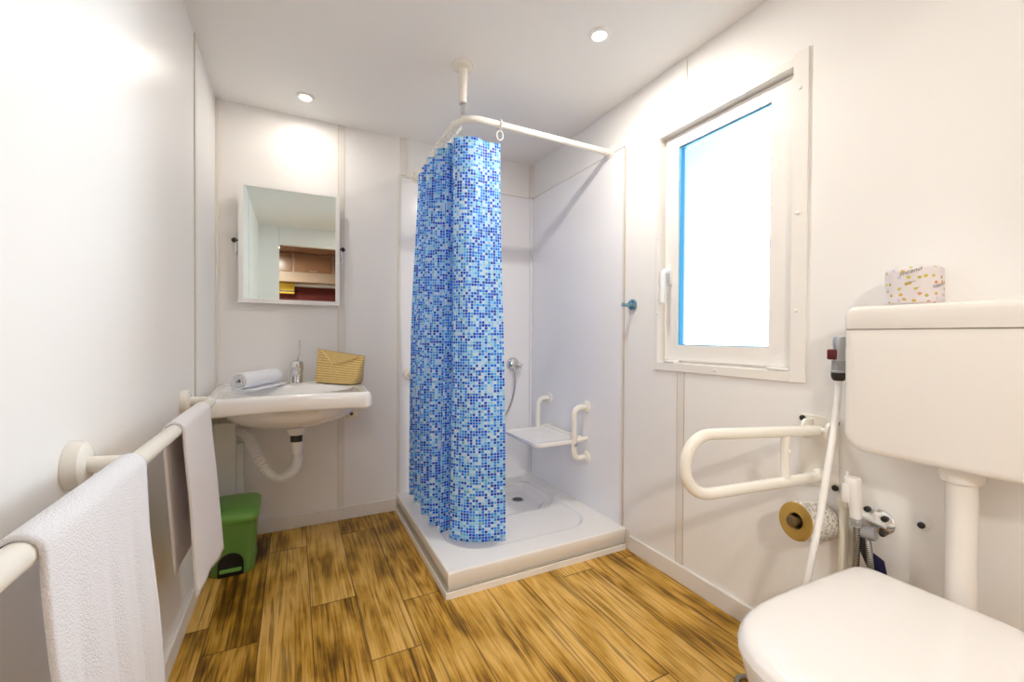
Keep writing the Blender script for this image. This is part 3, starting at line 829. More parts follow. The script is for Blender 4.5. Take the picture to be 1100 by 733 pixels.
# tap
tx, ty = 0.012, 2.515
r_ = MB(); r_.lathe((tx, ty, 0.798), (0, 0, 1), [(0, 0.033), (0.004, 0.034), (0.008, 0.031), (0.055, 0.029), (0.075, 0.034), (0.100, 0.034), (0.114, 0.028), (0.120, 0.008)], 28)
r_.tube(smoothpath([(tx, ty - 0.015, 0.858), (tx, ty - 0.06, 0.872), (tx, ty - 0.105, 0.866)]), [0.020] * 6 + [0.019] * 11, 16)
r_.lathe((tx, ty - 0.100, 0.870), (0, -0.15, -1), [(0, 0.019), (0.022, 0.018), (0.026, 0.014)], 20)
tap = lab(r_.build('faucet', M['chrome'], wb), 'chrome single-lever tap')
r_ = MB(); r_.tube([(tx, ty, 0.905), (tx + 0.004, ty - 0.01, 0.925), (tx + 0.012, ty - 0.03, 0.985), (tx + 0.013, ty - 0.032, 1.022)], [0.009, 0.006, 0.0045, 0.004], 12); r_.build('lever', M['chrome'], tap)
# waste
wx, wy = 0.010, 2.32
r_ = MB(); r_.lathe((wx, wy, 0.618), (0, 0, -1), [(0, 0.034), (0.010, 0.034), (0.018, 0.040), (0.040, 0.040), (0.050, 0.036), (0.051, 0.028)], 26); r_.build('waste_cup', M['white'], wb)
r_ = MB(); r_.lathe((wx, wy, 0.570), (0, 0, -1), [(0, 0.027), (0.038, 0.026)], 22); lab(r_.build('waste_collar', M['rubber'], wb), 'dark waste collar')
r_ = MB(); r_.lathe((wx, wy, 0.534), (0, 0, -1), [(0, 0.028), (0.018, 0.028), (0.019, 0.0265), (0.045, 0.0265), (0.046, 0.024), (0.06, 0.023)], 22); r_.build('waste_sleeve', M['white'], wb)
pth = smoothpath([(wx, wy, 0.480), (wx + 0.001, wy + 0.005, 0.44), (wx - 0.012, wy + 0.012, 0.395), (-0.045, wy + 0.02, 0.362), (-0.088, wy + 0.025, 0.366), (-0.125, wy + 0.035, 0.405), (-0.160, wy + 0.06, 0.47), (-0.192, wy + 0.12, 0.532), (-0.222, wy + 0.18, 0.560), (-0.2555, wy + 0.22, 0.567)], 26)
rs = [0.0200 + (0.0034 if (i // 2) % 2 else -0.0020) for i in range(len(pth))]
r_ = MB(); r_.tube(pth, rs, 18); r_.build('corrugated_hose', M['white'], wb, angle=0.35)
# wall bracket and supply pipes
r_ = MB(); r_.prism([(0.268, YB - 0.02, 0.580), (0.322, YB - 0.02, 0.580), (0.340, YB - 0.02, 0.69), (0.30, YB - 0.02, 0.69)], (0, 0.018, 0)); r_.box(0.30, 0.306, YB - 0.16, YB - 0.004, 0.66, 0.70)
bk = lab(r_.build('wall_bracket', M['steel'], wb, smooth=False), 'grey steel wall bracket')
r_ = MB(); r_.lathe((0.290, YB - 0.019, 0.604), (0, -1, 0), [(0, 0.010), (0.006, 0.010), (0.008, 0.004)], 10); r_.build('bolt', M['black'], bk)
for (a, b, rr) in (((-0.25, YB - 0.05, 0.665), (-0.08, YB - 0.05, 0.640), 0.011), ((-0.25, YB - 0.07, 0.632), (-0.12, YB - 0.06, 0.622), 0.009)):
    r_ = MB(); r_.tube(smoothpath([a, ((a[0] + b[0]) / 2, a[1], a[2] - 0.01), b, (b[0] + 0.04, b[1] + 0.01, b[2] + 0.05)]), rr, 12); lab(r_.build('supply_hose', M['steel'], wb), 'dark metal supply hose')

# pipe covers beside the bin
o = MB().box(XL + 0.0005, -0.258, 2.515, YB - 0.0005, 0.0, 0.612, 0.003).build('pipe_cover', M['greypanel'], loc=(-0.305, 2.557, 0), smooth=False)
tag(o, 'tall pale grey pipe cover under the left end of the sink', 'pipe cover')
o = MB().box(-0.2575, -0.228, 2.535, YB - 0.013, 0.0, 0.502, 0.003).build('pipe_cover', M['greypanel'], loc=(-0.243, 2.567, 0), smooth=False)
tag(o, 'narrow shorter pipe cover between the tall cover and the sink hose', 'pipe cover')

# ------------------------------------------------------------------ rolled towel on the sink
def rolled_towel():
    a, b = Vector((-0.215, 2.195, 0.8430)), Vector((-0.085, 2.470, 0.8430))
    t = (b - a).normalized(); side = Vector((t.y, -t.x, 0)).normalized(); up = Vector((0, 0, 1))
    r_ = MB(); turns, n = 3.2, 100
    prof = []
    for k in range(n + 1):
        q = k / n; an = -q * turns * 2 * PI - PI * 0.42
        r = 0.0395 - 0.031 * (q)
        prof.append((r * math.cos(an), r * math.sin(an)))
    # loose end lies on the basin towards the front
    lead = [(0.064, -0.0355), (0.050, -0.0380), (0.032, -0.0395), (0.015, -0.0398)]
    prof = lead + [p for p in prof if True][4:]
    P = []
    for i, s in enumerate([0, 0.02, 0.25, 0.5, 0.75, 0.98, 1.0]):
        c = a.lerp(b, s); row = []
        for (u, v) in prof:
            e = 1.0
            w_ = 0.0012 * math.sin(s * 11 + u * 90)
            row.append(c + side * u * e + up * (v * e + w_ + 0.001))
        P.append(row)
    r_.grid(P)
    o = r_.build('rolled_towel', M['terry'], loc=tuple(a.lerp(b, 0.5) - Vector((0, 0, 0.042))), angle=3)
    m = o.modifiers.new('thickness', 'SOLIDIFY'); m.thickness = 0.0075; m.offset = 0
    return o
tag(rolled_towel(), 'small rolled white towel lying on the left of the sink', 'towel')

# ------------------------------------------------------------------ woven pouch
def pouch():
    p0, p1 = Vector((0.118, 2.500, 0.802)), Vector((0.296, 2.300, 0.802))
    t = (p1 - p0).normalized(); nrm = Vector((t.y, -t.x, 0)); 
    if nrm.y > 0: nrm = -nrm
    mid = (p0 + p1) / 2; hw = (p1 - p0).length / 2
    th = thing('woven_pouch', 'yellow woven straw pouch with a folded flap standing on the right of the sink', 'pouch', tuple(mid))
    r_ = MB(); rings = []
    H = 0.158
    for k in range(11):
        q = k / 10
        w_ = hw * (1.0 + 0.16 * q) * (0.955 if k == 0 else 1); d_ = 0.042 * (1 - q ** 1.2) + 0.006
        if k == 0: d_ *= 0.9
        z = 0.8025 + H * q
        ring = []
        for (x, y) in rrect(-w_, w_, -d_, d_, min(d_ * 0.9, 0.03), 6):
            bul = 1
            sag = -0.006 * math.cos(x / w_ * PI / 2) * q
            lift = 0.016 * (-x / w_) * q
            ring.append(mid + t * (x + 0.006 * q) + nrm * (y * bul - 0.012 * q) + Vector((0, 0, z - 0.802 + sag + lift)))
        rings.append(ring)
    r_.loft(rings, uvs=True); r_.build('pouch_body', M['straw'], th, angle=1.0)
    # front flap: a triangle folded down from the upper left
    def fp(x, z, off): 
        q = (z) / H
        return mid + t * (x + 0.006 * q) - nrm * 0.012 * q + nrm * (0.042 * (1 - q ** 1.2) + 0.006 + off) + Vector((0, 0, 0.0005 + z))
    w_ = hw * 1.14
    tri = [(-w_ * 0.84, H * 1.075), (w_ * 0.93, H * 0.90), (w_ * 0.70, H * 0.80), (-w_ * 0.14, H * 0.60)]
    rr = MB(); a = [fp(x, z, 0.0015) for x, z in tri]; b = [fp(x, z, 0.006) for x, z in tri]
    rr.loft([a, b])
    for f in rr.bm.faces:
        for lp in f.loops:
            co = lp.vert.co - mid; lp[rr.uv].uv = (co.dot(t) + 0.9 * co.z, co.z - 0.9 * co.dot(t))
    rr.build('flap', M['straw'], th, smooth=False)
    rr = MB(); rr.tube([fp(x, z, 0.006) for x, z in ((-w_ * 0.84, H * 1.075), (-w_ * 0.5, H * 0.86), (-w_ * 0.14, H * 0.60))], 0.0032, 8); rr.build('flap_edging', M['straw_band'], th)
pouch()

# ------------------------------------------------------------------ mirror
mi = thing('tilting_mirror', 'square white-framed tilting mirror with black side knobs on the back wall', 'mirror', (-0.013, YB, 1.215))
mx0, mx1, mz0, mz1, my = -0.251, 0.224, 1.214, 1.816, 2.549
def tilt(o, ang=math.radians(0.35)):
    piv = Vector((0, my, 1.527))
    R_ = Matrix.Rotation(ang, 3, 'X')
    base = Vector(o['_o'])
    for v in o.data.vertices: v.co = R_ @ (v.co + base - piv) + piv - base
    return o
r_ = MB(); fw = 0.021
for (p, q, s_, t_) in ((mx0, mx0 + fw, mz0, mz1), (mx1 - fw, mx1, mz0, mz1), (mx0 + fw, mx1 - fw, mz0, mz0 + fw), (mx0 + fw, mx1 - fw, mz1 - fw * 0.5, mz1)):
    r_.box(p, q, my - 0.004, my + 0.018, s_, t_)
tilt(r_.build('mirror_frame', M['white'], mi, smooth=False))
tilt(MB().box(mx0 + fw - 0.002, mx1 - fw + 0.002, my, my + 0.010, mz0 + fw - 0.002, mz1 - fw * 0.5 + 0.002).build('mirror_glass', M['mirror'], mi, smooth=False))
for x_, s_ in ((mx0, -1), (mx1, 1)):
    r_ = MB(); r_.tube([(x_ + s_ * 0.001, my + 0.010, 1.527), (x_ + s_ * 0.014, my + 0.012, 1.527)], 0.004, 8)
    r_.lathe((x_ + s_ * 0.010, my + 0.012, 1.527), (s_, 0, 0), [(0, 0.009), (0.004, 0.013), (0.010, 0.013), (0.016, 0.009), (0.020, 0.004)], 14)
    lab(r_.build('tilt_knob', M['black'], mi), 'black tilt knob')
    r_ = MB(); r_.tube(fillet([(x_ + s_ * 0.012, my + 0.012, 1.522), (x_ + s_ * 0.012, my + 0.02, 1.47), (x_ + s_ * 0.012, YB - 0.004, 1.468)], 0.01), 0.005, 10)
    r_.lathe((x_ + s_ * 0.012, YB - 0.0005, 1.468), (0, -1, 0), [(0, 0.014), (0.005, 0.014), (0.007, 0.008)], 14); r_.build('wall_bracket', M['white'], mi)

# ------------------------------------------------------------------ green pedal bin
bn = thing('pedal_bin', 'green plastic pedal bin on the floor under the sink', 'bin', (-0.242, 2.30, 0))
bx, by0, by1 = -0.243, 2.200, 2.400
def bin_ring(z, w_, y0, y1, r=0.03): return [(p[0], p[1], z) for p in rrect(bx - w_, bx + w_, y0, y1, r, 5)]
BW = lambda z: 0.082 + 0.013 * (z / 0.245)
rings = []
for z in (0.0, 0.004, 0.03, 0.031, 0.12, 0.235):
    w_ = BW(z) - (0.004 if z == 0 else 0) + (0.003 if z <= 0.03 else 0)
    rings.append(bin_ring(z, w_, by0 + 0.006 - 0.016 * z / 0.245, by1, 0.03))
r_ = MB(); r_.loft(rings); body = r_.build('bin_body', M['green'], bn, angle=0.9)
r_ = MB()   # arched pedal recess, let into the front face
def arch(y, off):
    pts = [(bx - 0.002 + (0.048 + off) * math.cos(math.radians(a)), y, 0.052 + (0.048 + off) * math.sin(math.radians(a))) for a in range(0, 181, 12)]
    return [(bx - 0.002 + 0.048 + off, y, 0.002)] + pts + [(bx - 0.002 - 0.048 - off, y, 0.002)]
r_.loft([arch(by0 - 0.006, 0), arch(by0 + 0.03, 0)]); lab(r_.build('pedal_recess', M['black'], bn), 'black arched pedal recess')
r_ = MB(); r_.box(bx - 0.042, bx + 0.038, by0 - 0.022, by0 + 0.0, 0.024, 0.036, 0.003); r_.build('pedal', M['green_lid'], bn)
r_ = MB()
lr = [(0.231, 0.000, 0), (0.243, 0.006, 0), (0.262, 0.006, 0), (0.275, -0.002, 0.0), (0.283, -0.016, 0.0), (0.287, -0.045, 0.0)]
rings = []
for z, e, _ in lr:
    o_ = rrect(bx - 0.098 - e, bx + 0.098 + e, by0 - 0.014 - e * 1.3, by1 + e, 0.035, 5)
    rings.append([(p[0], p[1], z + 0.014 * ((p[1] - by0) / 0.2) * (1 if z > 0.25 else 0)) for p in o_])
r_.loft(rings); r_.build('bin_lid', M['green_lid'], bn, angle=0.9)

# ------------------------------------------------------------------ left wall rail and towels
RB, RZ, RR = XL + 0.088, 0.812, 0.0165
rl = thing('wall_handrail', 'white tubular handrail along the left wall carrying two towels', 'handrail', (XL, 1.0, RZ))
r_ = MB(); r_.tube(fillet([(XL + 0.001, 1.860, RZ), (RB, 1.860, RZ), (RB, 0.12, RZ), (XL + 0.001, 0.12, RZ)], 0.045, 8), RR, 18); r_.build('rail_tube', M['rail'], rl)
r_ = MB(); r_.tube([(XL + 0.001, 1.020, RZ + 0.006), (RB, 1.020, RZ)], 0.0150, 16); r_.build('support_arm', M['rail'], rl)
for y_ in (1.860, 1.020, 0.12):
    r_ = MB(); r_.lathe((XL + 0.0005, y_, RZ + (0.006 if y_ == 1.02 else 0)), (1, 0, 0), [(0, 0.043), (0.010, 0.043), (0.020, 0.039), (0.024, 0.032), (0.025, 0.02)], 28); r_.build('wall_flange', M['rail'], rl)

def hanging_towel(y0, y1, zo, zi, flare_o, yshift, m, name, label, off=0.004, amp=0.006, freq=26.0, seed=0, zo2=None, iy=None, ibias=0.0):
    """sheet over the rail: outer (room side) hem at zo, inner (wall side) hem at zi"""
    rad = RR + off
    prof = []
    no, na, ni = 30, 12, 24
    for k in range(no): prof.append(('o', k / no))
    for k in range(na + 1): prof.append(('a', k / na))
    for k in range(1, ni + 1): prof.append(('i', k / ni))
    P = []
    ny = 44
    for i in range(ny + 1):
        s = i / ny; row = []
        for kind, q in prof:
            yy = y0 + (y1 - y0) * s
            if kind == 'o':
                d = 1 - q                      # 1 at the hem, 0 at the rail
                zb = zo + ((zo2 if zo2 is not None else zo) - zo) * s
                z = RZ + (zb - RZ) * d
                fold = amp * (math.sin(s * freq * 0.5 + seed) + 0.5 * math.sin(s * freq + 1.7 + seed)) * ss(0.0, 0.5, d)
                x = RB + rad + flare_o * d ** 1.2 + fold + amp * ss(0, .5, d)
                y = yy + yshift[0] * d * (1 - s) + yshift[1] * d * s
            elif kind == 'a':
                a = PI * q
                x = RB + rad * math.cos(a); z = RZ + rad * math.sin(a); y = yy
            else:
                z = RZ + (zi - RZ) * q
                fold = amp * 0.5 * math.sin(s * freq * 0.5 + 2 + seed) * ss(0, 0.5, q)
                x = RB - rad + fold + 0.010 * q + ibias * q; y = yy
                if iy: y = y + (iy[0] * (1 - s) + iy[1] * s) * q
            row.append((x, y, z))
        P.append(row)
    r_ = MB(); r_.grid(P)
    o = r_.build(name, m, loc=(RB, (y0 + y1) / 2, RZ + RR), angle=3)
    md = o.modifiers.new('thickness', 'SOLIDIFY'); md.thickness = 0.006; md.offset = 1 if False else 0
    md.use_rim = True
    return tag(o, label, 'towel')
hanging_towel(0.640, 0.995, 0.18, 0.785, 0.028, (0.0, 0.02), M['terry'], 'bath_towel', 'large white bath towel hanging over the handrail nearest the camera', amp=0.0070, freq=46)
hanging_towel(1.305, 1.660, 0.372, 0.43, 0.014, (0.03, 0.15), M['terry_small'], 'hand_towel', 'smaller white hand towel hanging over the handrail near the sink', amp=0.003, freq=16, seed=1.2, zo2=0.290, iy=(0.07, 0.0))

# ------------------------------------------------------------------ toilet
CY = 0.408
to = thing('toilet', 'white toilet with a closed rounded lid standing at the right wall', 'toilet', (1.15, CY, 0))
def lid_outline(xb, xf, hw, n=18, rb=0.05):
    """straight at the hinge (xb), rounded towards the front (xf); counter-clockwise"""
    xm = xf + 0.245
    pts = []
    for k in range(n + 1):                      # front half ellipse-ish
        a = PI / 2 + PI * k / n
        ca, sa = math.cos(a), math.sin(a)
        e = 0.8
        pts.append((xm + (xm - xf) * math.copysign(abs(ca) ** e, ca), CY + hw * math.copysign(abs(sa) ** e, sa)))
    for k in range(1, 6): pts.append((xm + (xb - rb * 1.9 - xm) * k / 6, CY - hw - (0.0) + (0.012) * (k / 6) ** 2))
    yb_ = hw - 0.012
    rn = rb * 1.9
    for k in range(7):
        a = -PI / 2 + PI / 2 * k / 6; pts.append((xb - rn + rn * math.cos(a), CY - yb_ + rn + rn * math.sin(a)))
    for k in range(7):
        a = PI / 2 * k / 6; pts.append((xb - rb + rb * math.cos(a), CY + yb_ - rb + rb * math.sin(a)))
    for k in range(5, 0, -1): pts.append((xm + (xb - rb - xm) * k / 6, CY + hw + (-0.012) * (k / 6) ** 2))
    return pts
XBK, XFR, HW = 1.325, 0.735, 0.192
ol = lid_outline(XBK, XFR, HW)
r_ = MB(); rings = []
for z, i_ in ((0.432, 0.012), (0.433, 0.003), (0.444, 0.0), (0.436, 0.0), (0.454, 0.004), (0.462, 0.012), (0.467, 0.024), (0.470, 0.045)):
    rings.append(at_z(inset(ol, i_), z))
c_ = (1.03, CY)
inn = inset(ol, 0.045)
rings += [at_z(scl(inn, c_, 0.85), 0.4725), at_z(scl(inn, c_, 0.5), 0.475), at_z(scl(inn, c_, 0.15), 0.476)]
r_.loft(rings); r_.build('lid', M['gloss'], to, angle=1.0)
ol2 = lid_outline(XBK - 0.005, XFR + 0.008, HW - 0.006)
r_ = MB(); r_.loft([at_z(inset(ol2, 0.01), 0.400), at_z(inset(ol2, 0.001), 0.404), at_z(ol2, 0.412), at_z(inset(ol2, 0.002), 0.426), at_z(inset(ol2, 0.012), 0.430)]); r_.build('seat', M['gloss'], to, angle=1.0)
r_ = MB(); rings = []
bo = lid_outline(XBK + 0.017, XFR + 0.012, HW - 0.012)
cbx = (1.15, CY)
for z, s_, cx_ in ((0.001, 0.62, 1.22), (0.02, 0.60, 1.22), (0.10, 0.56, 1.22), (0.20, 0.64, 1.20), (0.28, 0.78, 1.19), (0.34, 0.92, 1.18), (0.37, 0.985, 1.17), (0.385, 1.0, 1.16), (0.394, 0.995, 1.16), (0.397, 0.97, 1.16)):
    rings.append(at_z(scl(bo, (cx_, CY), s_), z))
r_.loft(rings); r_.build('bowl', M['porcelain'], to, angle=1.0)
for y_ in (CY - 0.075, CY + 0.075):
    r_ = MB(); r_.tube([(XBK - 0.012, y_ - 0.02, 0.434), (XBK - 0.012, y_ + 0.02, 0.434)], 0.013, 14); r_.build('hinge', M['white'], to)

# cistern, flush pipe
ci = thing('cistern', 'large white plastic cistern on the right wall above the toilet', 'cistern', (XR, CY, 0.75))
cx0, cx1, cy0, cy1 = XR - 0.160, XR - 0.0005, CY - 0.212, CY + 0.212
# body: sections in the y-z plane extruded along x with a rounded front edge
def csec(i_, x, z0, z1, rb, rt):
    pts = rrect(cy0 + i_, cy1 - i_, z0 + i_, z1 - i_ * 0.0, [rt, rt, rb, rb], 8)
    return [(x, p[0], p[1]) for p in pts]
r_ = MB(); r_.loft([csec(0, cx1, 0.752, 1.072, 0.05, 0.003), csec(0, cx0 + 0.016, 0.752, 1.072, 0.05, 0.003), csec(0.003, cx0 + 0.006, 0.752, 1.072, 0.05, 0.003), csec(0.010, cx0 + 0.001, 0.752, 1.072, 0.045, 0.003), csec(0.018, cx0, 0.752, 1.072, 0.04, 0.003)])
r_.build('tank', M['cistern'], ci, angle=0.9)
def lsec(i_, x, e=0.0):
    pts = rrect(cy0 - 0.002 + i_, cy1 + 0.002 - i_, 1.075, 1.134 - i_, [0.022, 0.022, 0.002, 0.002], 8)
    return [(x, p[0], p[1]) for p in pts]
r_ = MB(); r_.loft([lsec(0, cx1), lsec(0, cx0 + 0.016), lsec(0.003, cx0 + 0.004), lsec(0.009, cx0 - 0.001), lsec(0.018, cx0 - 0.002)])
r_.build('tank_lid', M['cistern'], ci, angle=0.9)
r_ = MB(); r_.box(cx0 + 0.006, cx1, cy0 + 0.004, cy1 - 0.004, 1.0715, 1.0755); lab(r_.build('lid_joint', M['joint'], ci, smooth=False), 'dark joint under the tank lid')
fx_, fy_ = XR - 0.090, CY
r_ = MB(); r_.lathe((fx_, fy_, 0.7515), (0, 0, -1), [(0, 0.040), (0.028, 0.040), (0.034, 0.036), (0.036, 0.028), (0.21, 0.0275), (0.335, 0.0275)], 28)
r_.tube(fillet([(fx_, fy_, 0.42), (fx_, fy_, 0.36), (fx_ - 0.042, fy_, 0.36)], 0.03), 0.0275, 20)
r_.build('flush_pipe', M['cistern'], ci)

# wrapped spare toilet roll on the cistern
pk = thing('wrapped_toilet_roll', 'wrapped spare toilet roll with printed yellow leaves on top of the cistern', 'toilet roll', (1.385, 0.502, 1.134))
kx, ky, kr, kh = 1.388, 0.502, 0.056, 0.094
r_ = MB()
n = 40; rings = []
for z, rr in ((0.0, 0.93), (0.004, 0.99), (0.012, 1.0), (0.04, 0.985), (0.08, 0.985), (0.089, 0.97), (0.094, 0.86)):
    ring = []
    for k in range(n):
        a = 2 * PI * k / n
        wv = 1 + 0.012 * math.sin(5 * a + z * 60) * (1 if z > 0.08 or z < 0.01 else 0.35)
        ring.append((kx + kr * rr * wv * math.cos(a), ky + kr * rr * wv * math.sin(a), 1.1345 + z * (1 + 0.03 * math.sin(a + 0.8))))
    rings.append(ring)
r_.loft(rings, uvs=True); r_.build('wrapper', M['wrap'], pk, angle=0.9)
def wrap_text(body, size, ang0, z0, slope, name, lbl):
    """lettering laid on the curved wrapper; ang0 = start angle, runs towards the viewer's right"""
    cu = bpy.data.curves.new('lettering', 'FONT'); cu.body = body; cu.size = size; cu.extrude = 0.0; cu.shear = 0.25
    to_ = bpy.data.objects.new('lettering', cu); COL.objects.link(to_)
    dg = bpy.context.evaluated_depsgraph_get(); dg.update()
    me = bpy.data.meshes.new_from_object(to_.evaluated_get(dg))
    bpy.data.objects.remove(to_); bpy.data.curves.remove(cu)
    b = MB(); b.bm.from_mesh(me); bpy.data.meshes.remove(me)
    bmesh.ops.triangulate(b.bm, faces=b.bm.faces[:])
    bmesh.ops.subdivide_edges(b.bm, edges=[e for e in b.bm.edges if e.calc_length() > 0.006], cuts=1)
    for v in b.bm.verts:
        x, y = v.co.x, v.co.y
        a = ang0 + x / kr
        z = z0 + y + slope * x
        v.co = Vector((kx + (kr + 0.0008) * math.cos(a), ky + (kr + 0.0008) * math.sin(a), z))
    o = b.build(name, M['ink'], pk, smooth=False, normals=False)
    lab(o, lbl)
# the visible side faces the camera, round angle ~ 200 degrees; angle grows to the right seen from there
wrap_text('tucano', 0.015, math.radians(172), 1.204, 0.28, 'lettering', 'grey slanted brand lettering')
wrap_text('tucano', 0.006, math.radians(186), 1.184, 0.26, 'lettering', 'small grey slanted lettering')
wrap_text('tucano', 0.012, math.radians(236), 1.172, 0.26, 'lettering', 'grey slanted brand lettering lower right')

# ------------------------------------------------------------------ fold-down grab bar
fb = thing('folding_grab_bar', 'white fold-down grab bar projecting from its wall plate beside the toilet', 'grab bar', (XR, 0.755, 0.69))
dirv = Vector((-1, 0.165, 0)).normalized()
b0 = Vector((XR - 0.035, 0.742, 0))
def fbp(s, z): return b0 + dirv * s + Vector((0, 0, z))
LB = 0.495
r_ = MB(); r_.tube(fillet([fbp(0.0, 0.765), fbp(LB, 0.783), fbp(LB, 0.612), fbp(0.0, 0.622)], 0.0845, 12), 0.0160, 18); r_.build('bar_loop', M['rail'], fb)
r_ = MB(); r_.tube([fbp(0.135, 0.768), fbp(0.135, 0.622)], 0.0125, 14); st = r_.build('strut', M['rail'], fb)
r_ = MB(); p = fbp(0.135, 0.715) + Vector((-0.003, -0.0125, 0)); r_.lathe(tuple(p), (-0.2, -1, 0), [(0, 0.006), (0.003, 0.005), (0.004, 0.002)], 10); r_.build('screw_cap', M['white'], st)
r_ = MB(); r_.box(XR - 0.007, XR - 0.0005, 0.700, 0.812, 0.580, 0.806, 0.003); pl = r_.build('wall_plate', M['rail'], fb, smooth=False)
for y_ in (0.712, 0.772):
    r_ = MB()
    pts = [(XR - 0.006, 0.740), (XR - 0.045, 0.745)] 
    pr = [(XR - 0.006, y_, 0.735), (XR - 0.006, y_, 0.795)] + [(XR - 0.040 + 0.024 * math.cos(a), y_, 0.766 + 0.031 * math.sin(a)) for a in [math.radians(t) for t in range(80, 281, 20)]]
    r_.prism(pr, (0, -0.009 if y_ < 0.74 else 0.009, 0)); r_.build('hinge_lug', M['rail'], fb)
r_ = MB(); r_.tube([(XR - 0.042, 0.700, 0.768), (XR - 0.042, 0.785, 0.768)], 0.009, 12); r_.lathe((XR - 0.042, 0.703, 0.768), (0, -1, 0), [(0, 0.015), (0.008, 0.015), (0.012, 0.008)], 14); r_.build('hinge_pin', M['white'], fb)
r_ = MB(); r_.lathe((XR - 0.007, 0.745, 0.622), tuple(dirv), [(0, 0.024), (0.022, 0.022), (0.028, 0.017)], 20); r_.build('socket', M['rail'], fb)
for y_, z_ in ((0.708, 0.792), (0.804, 0.792), (0.708, 0.594), (0.804, 0.594)):
    r_ = MB(); r_.lathe((XR - 0.0065, y_, z_), (-1, 0, 0), [(0, 0.009), (0.005, 0.009), (0.006, 0.005)], 12); lab(r_.build('bolt', M['rubber'], fb), 'dark bolt')

# ------------------------------------------------------------------ toilet roll on its holder
rx0, rx1 = 1.350, 1.455
ra = Vector((rx1, 0.740, 0.484)); rb_ = Vector((rx0, 0.758, 0.496)); axr = (rb_ - ra).normalized()
hold = thing('toilet_roll_holder', 'dark peg toilet roll holder on the wall below the grab bar', 'toilet roll holder', (XR, 0.745, 0.478))
r_ = MB(); r_.lathe((XR - 0.0005, 0.738, 0.482), (-1, 0, 0), [(0, 0.022), (0.006, 0.022), (0.010, 0.010)], 20); r_.build('wall_plate', M['steel'], hold)
r_ = MB(); p_ = ra - axr * 0.016; r_.tube([p_, rb_ + axr * 0.010], 0.012, 16); r_.lathe(tuple(rb_ + axr * 0.004), tuple(axr), [(0, 0.012), (0.004, 0.0165), (0.012, 0.0165), (0.015, 0.012)], 20)
r_.build('peg', M['peg'], hold)
ro = thing('toilet_roll', 'part-used toilet roll with a yellow-brown end on the wall holder', 'toilet roll', tuple(ra))
r_ = MB(); n = 36
u_ = axr.cross(Vector((0, 0, 1))).normalized(); v_ = axr.cross(u_)
def circ(c, r): return [c + (u_ * math.cos(2 * PI * k / n) + v_ * math.sin(2 * PI * k / n)) * r for k in range(n)]
r_.loft([circ(ra, 0.021), circ(ra, 0.055), circ(ra + axr * 0.003, 0.057), circ(rb_ - axr * 0.004, 0.057), circ(rb_ - axr * 0.002, 0.0555)], False, False, uvs=True); r_.build('paper', M['rollpaper'], ro, angle=0.7)
r_ = MB(); r_.loft([circ(rb_ - axr * 0.002, 0.0555), circ(rb_, 0.054), circ(rb_ + axr * 0.001, 0.050), circ(rb_ + axr * 0.001, 0.026), circ(rb_ - axr * 0.004, 0.0225)], False, False); lab(r_.build('roll_end', M['kraft'], ro, angle=0.7), 'yellow-brown roll end')
r_ = MB(); r_.loft([circ(rb_ - axr * 0.004, 0.0225), circ(ra, 0.0215)], False, False); r_.build('core', M['kraft_dark'], ro)

# ------------------------------------------------------------------ water hose with grey coupling beside the cistern
hz = thing('water_hose', 'long white water hose with a grey and red coupling left of the cistern', 'hose', (XR, 0.67, 0.95))
cxh, cyh = 1.402, 0.672
r_ = MB(); r_.lathe((cxh, cyh, 0.985), (0, 0, -1), [(0, 0.0175), (0.028, 0.0175), (0.030, 0.019), (0.034, 0.019)], 20); r_.build('coupling', M['grey'], hz)
r_ = MB(); r_.lathe((cxh, cyh, 1.054), (0, 0, -1), [(0, 0.013), (0.006, 0.016), (0.026, 0.016), (0.034, 0.015), (0.07, 0.015)], 20); lab(r_.build('coupling_valve', M['steel'], hz), 'metal coupling valve')
r_ = MB(); r_.box(cxh - 0.022, cxh + 0.004, cyh - 0.002, cyh + 0.022, 0.988, 1.018, 0.004); lab(r_.build('valve_clip', M['red'], hz), 'dark red clip')
r_ = MB(); r_.lathe((cxh, cyh, 0.9515), (0, 0, -1), [(0, 0.0185), (0.012, 0.0185), (0.02, 0.016), (0.024, 0.012)], 20); lab(r_.build('coupling_nut', M['rubber'], hz), 'dark coupling nut')
r_ = MB(); r_.tube([(cxh, cyh, 1.045), (XR - 0.001, cyh, 1.045)], 0.009, 12); r_.build('wall_stub', M['steel'], hz)
r_ = MB(); r_.tube(smoothpath([(cxh, cyh, 0.945), (cxh - 0.006, cyh - 0.002, 0.89), (1.366, 0.664, 0.80), (1.325, 0.660, 0.68), (1.290, 0.660, 0.55), (1.252, 0.660, 0.45), (1.240, 0.665, 0.36), (1.28, 0.68, 0.26), (1.38, 0.695, 0.21), (1.474, 0.70, 0.20)], 8), 0.0088, 14); lab(r_.build('hose', M['white'], hz), 'white plastic hose')

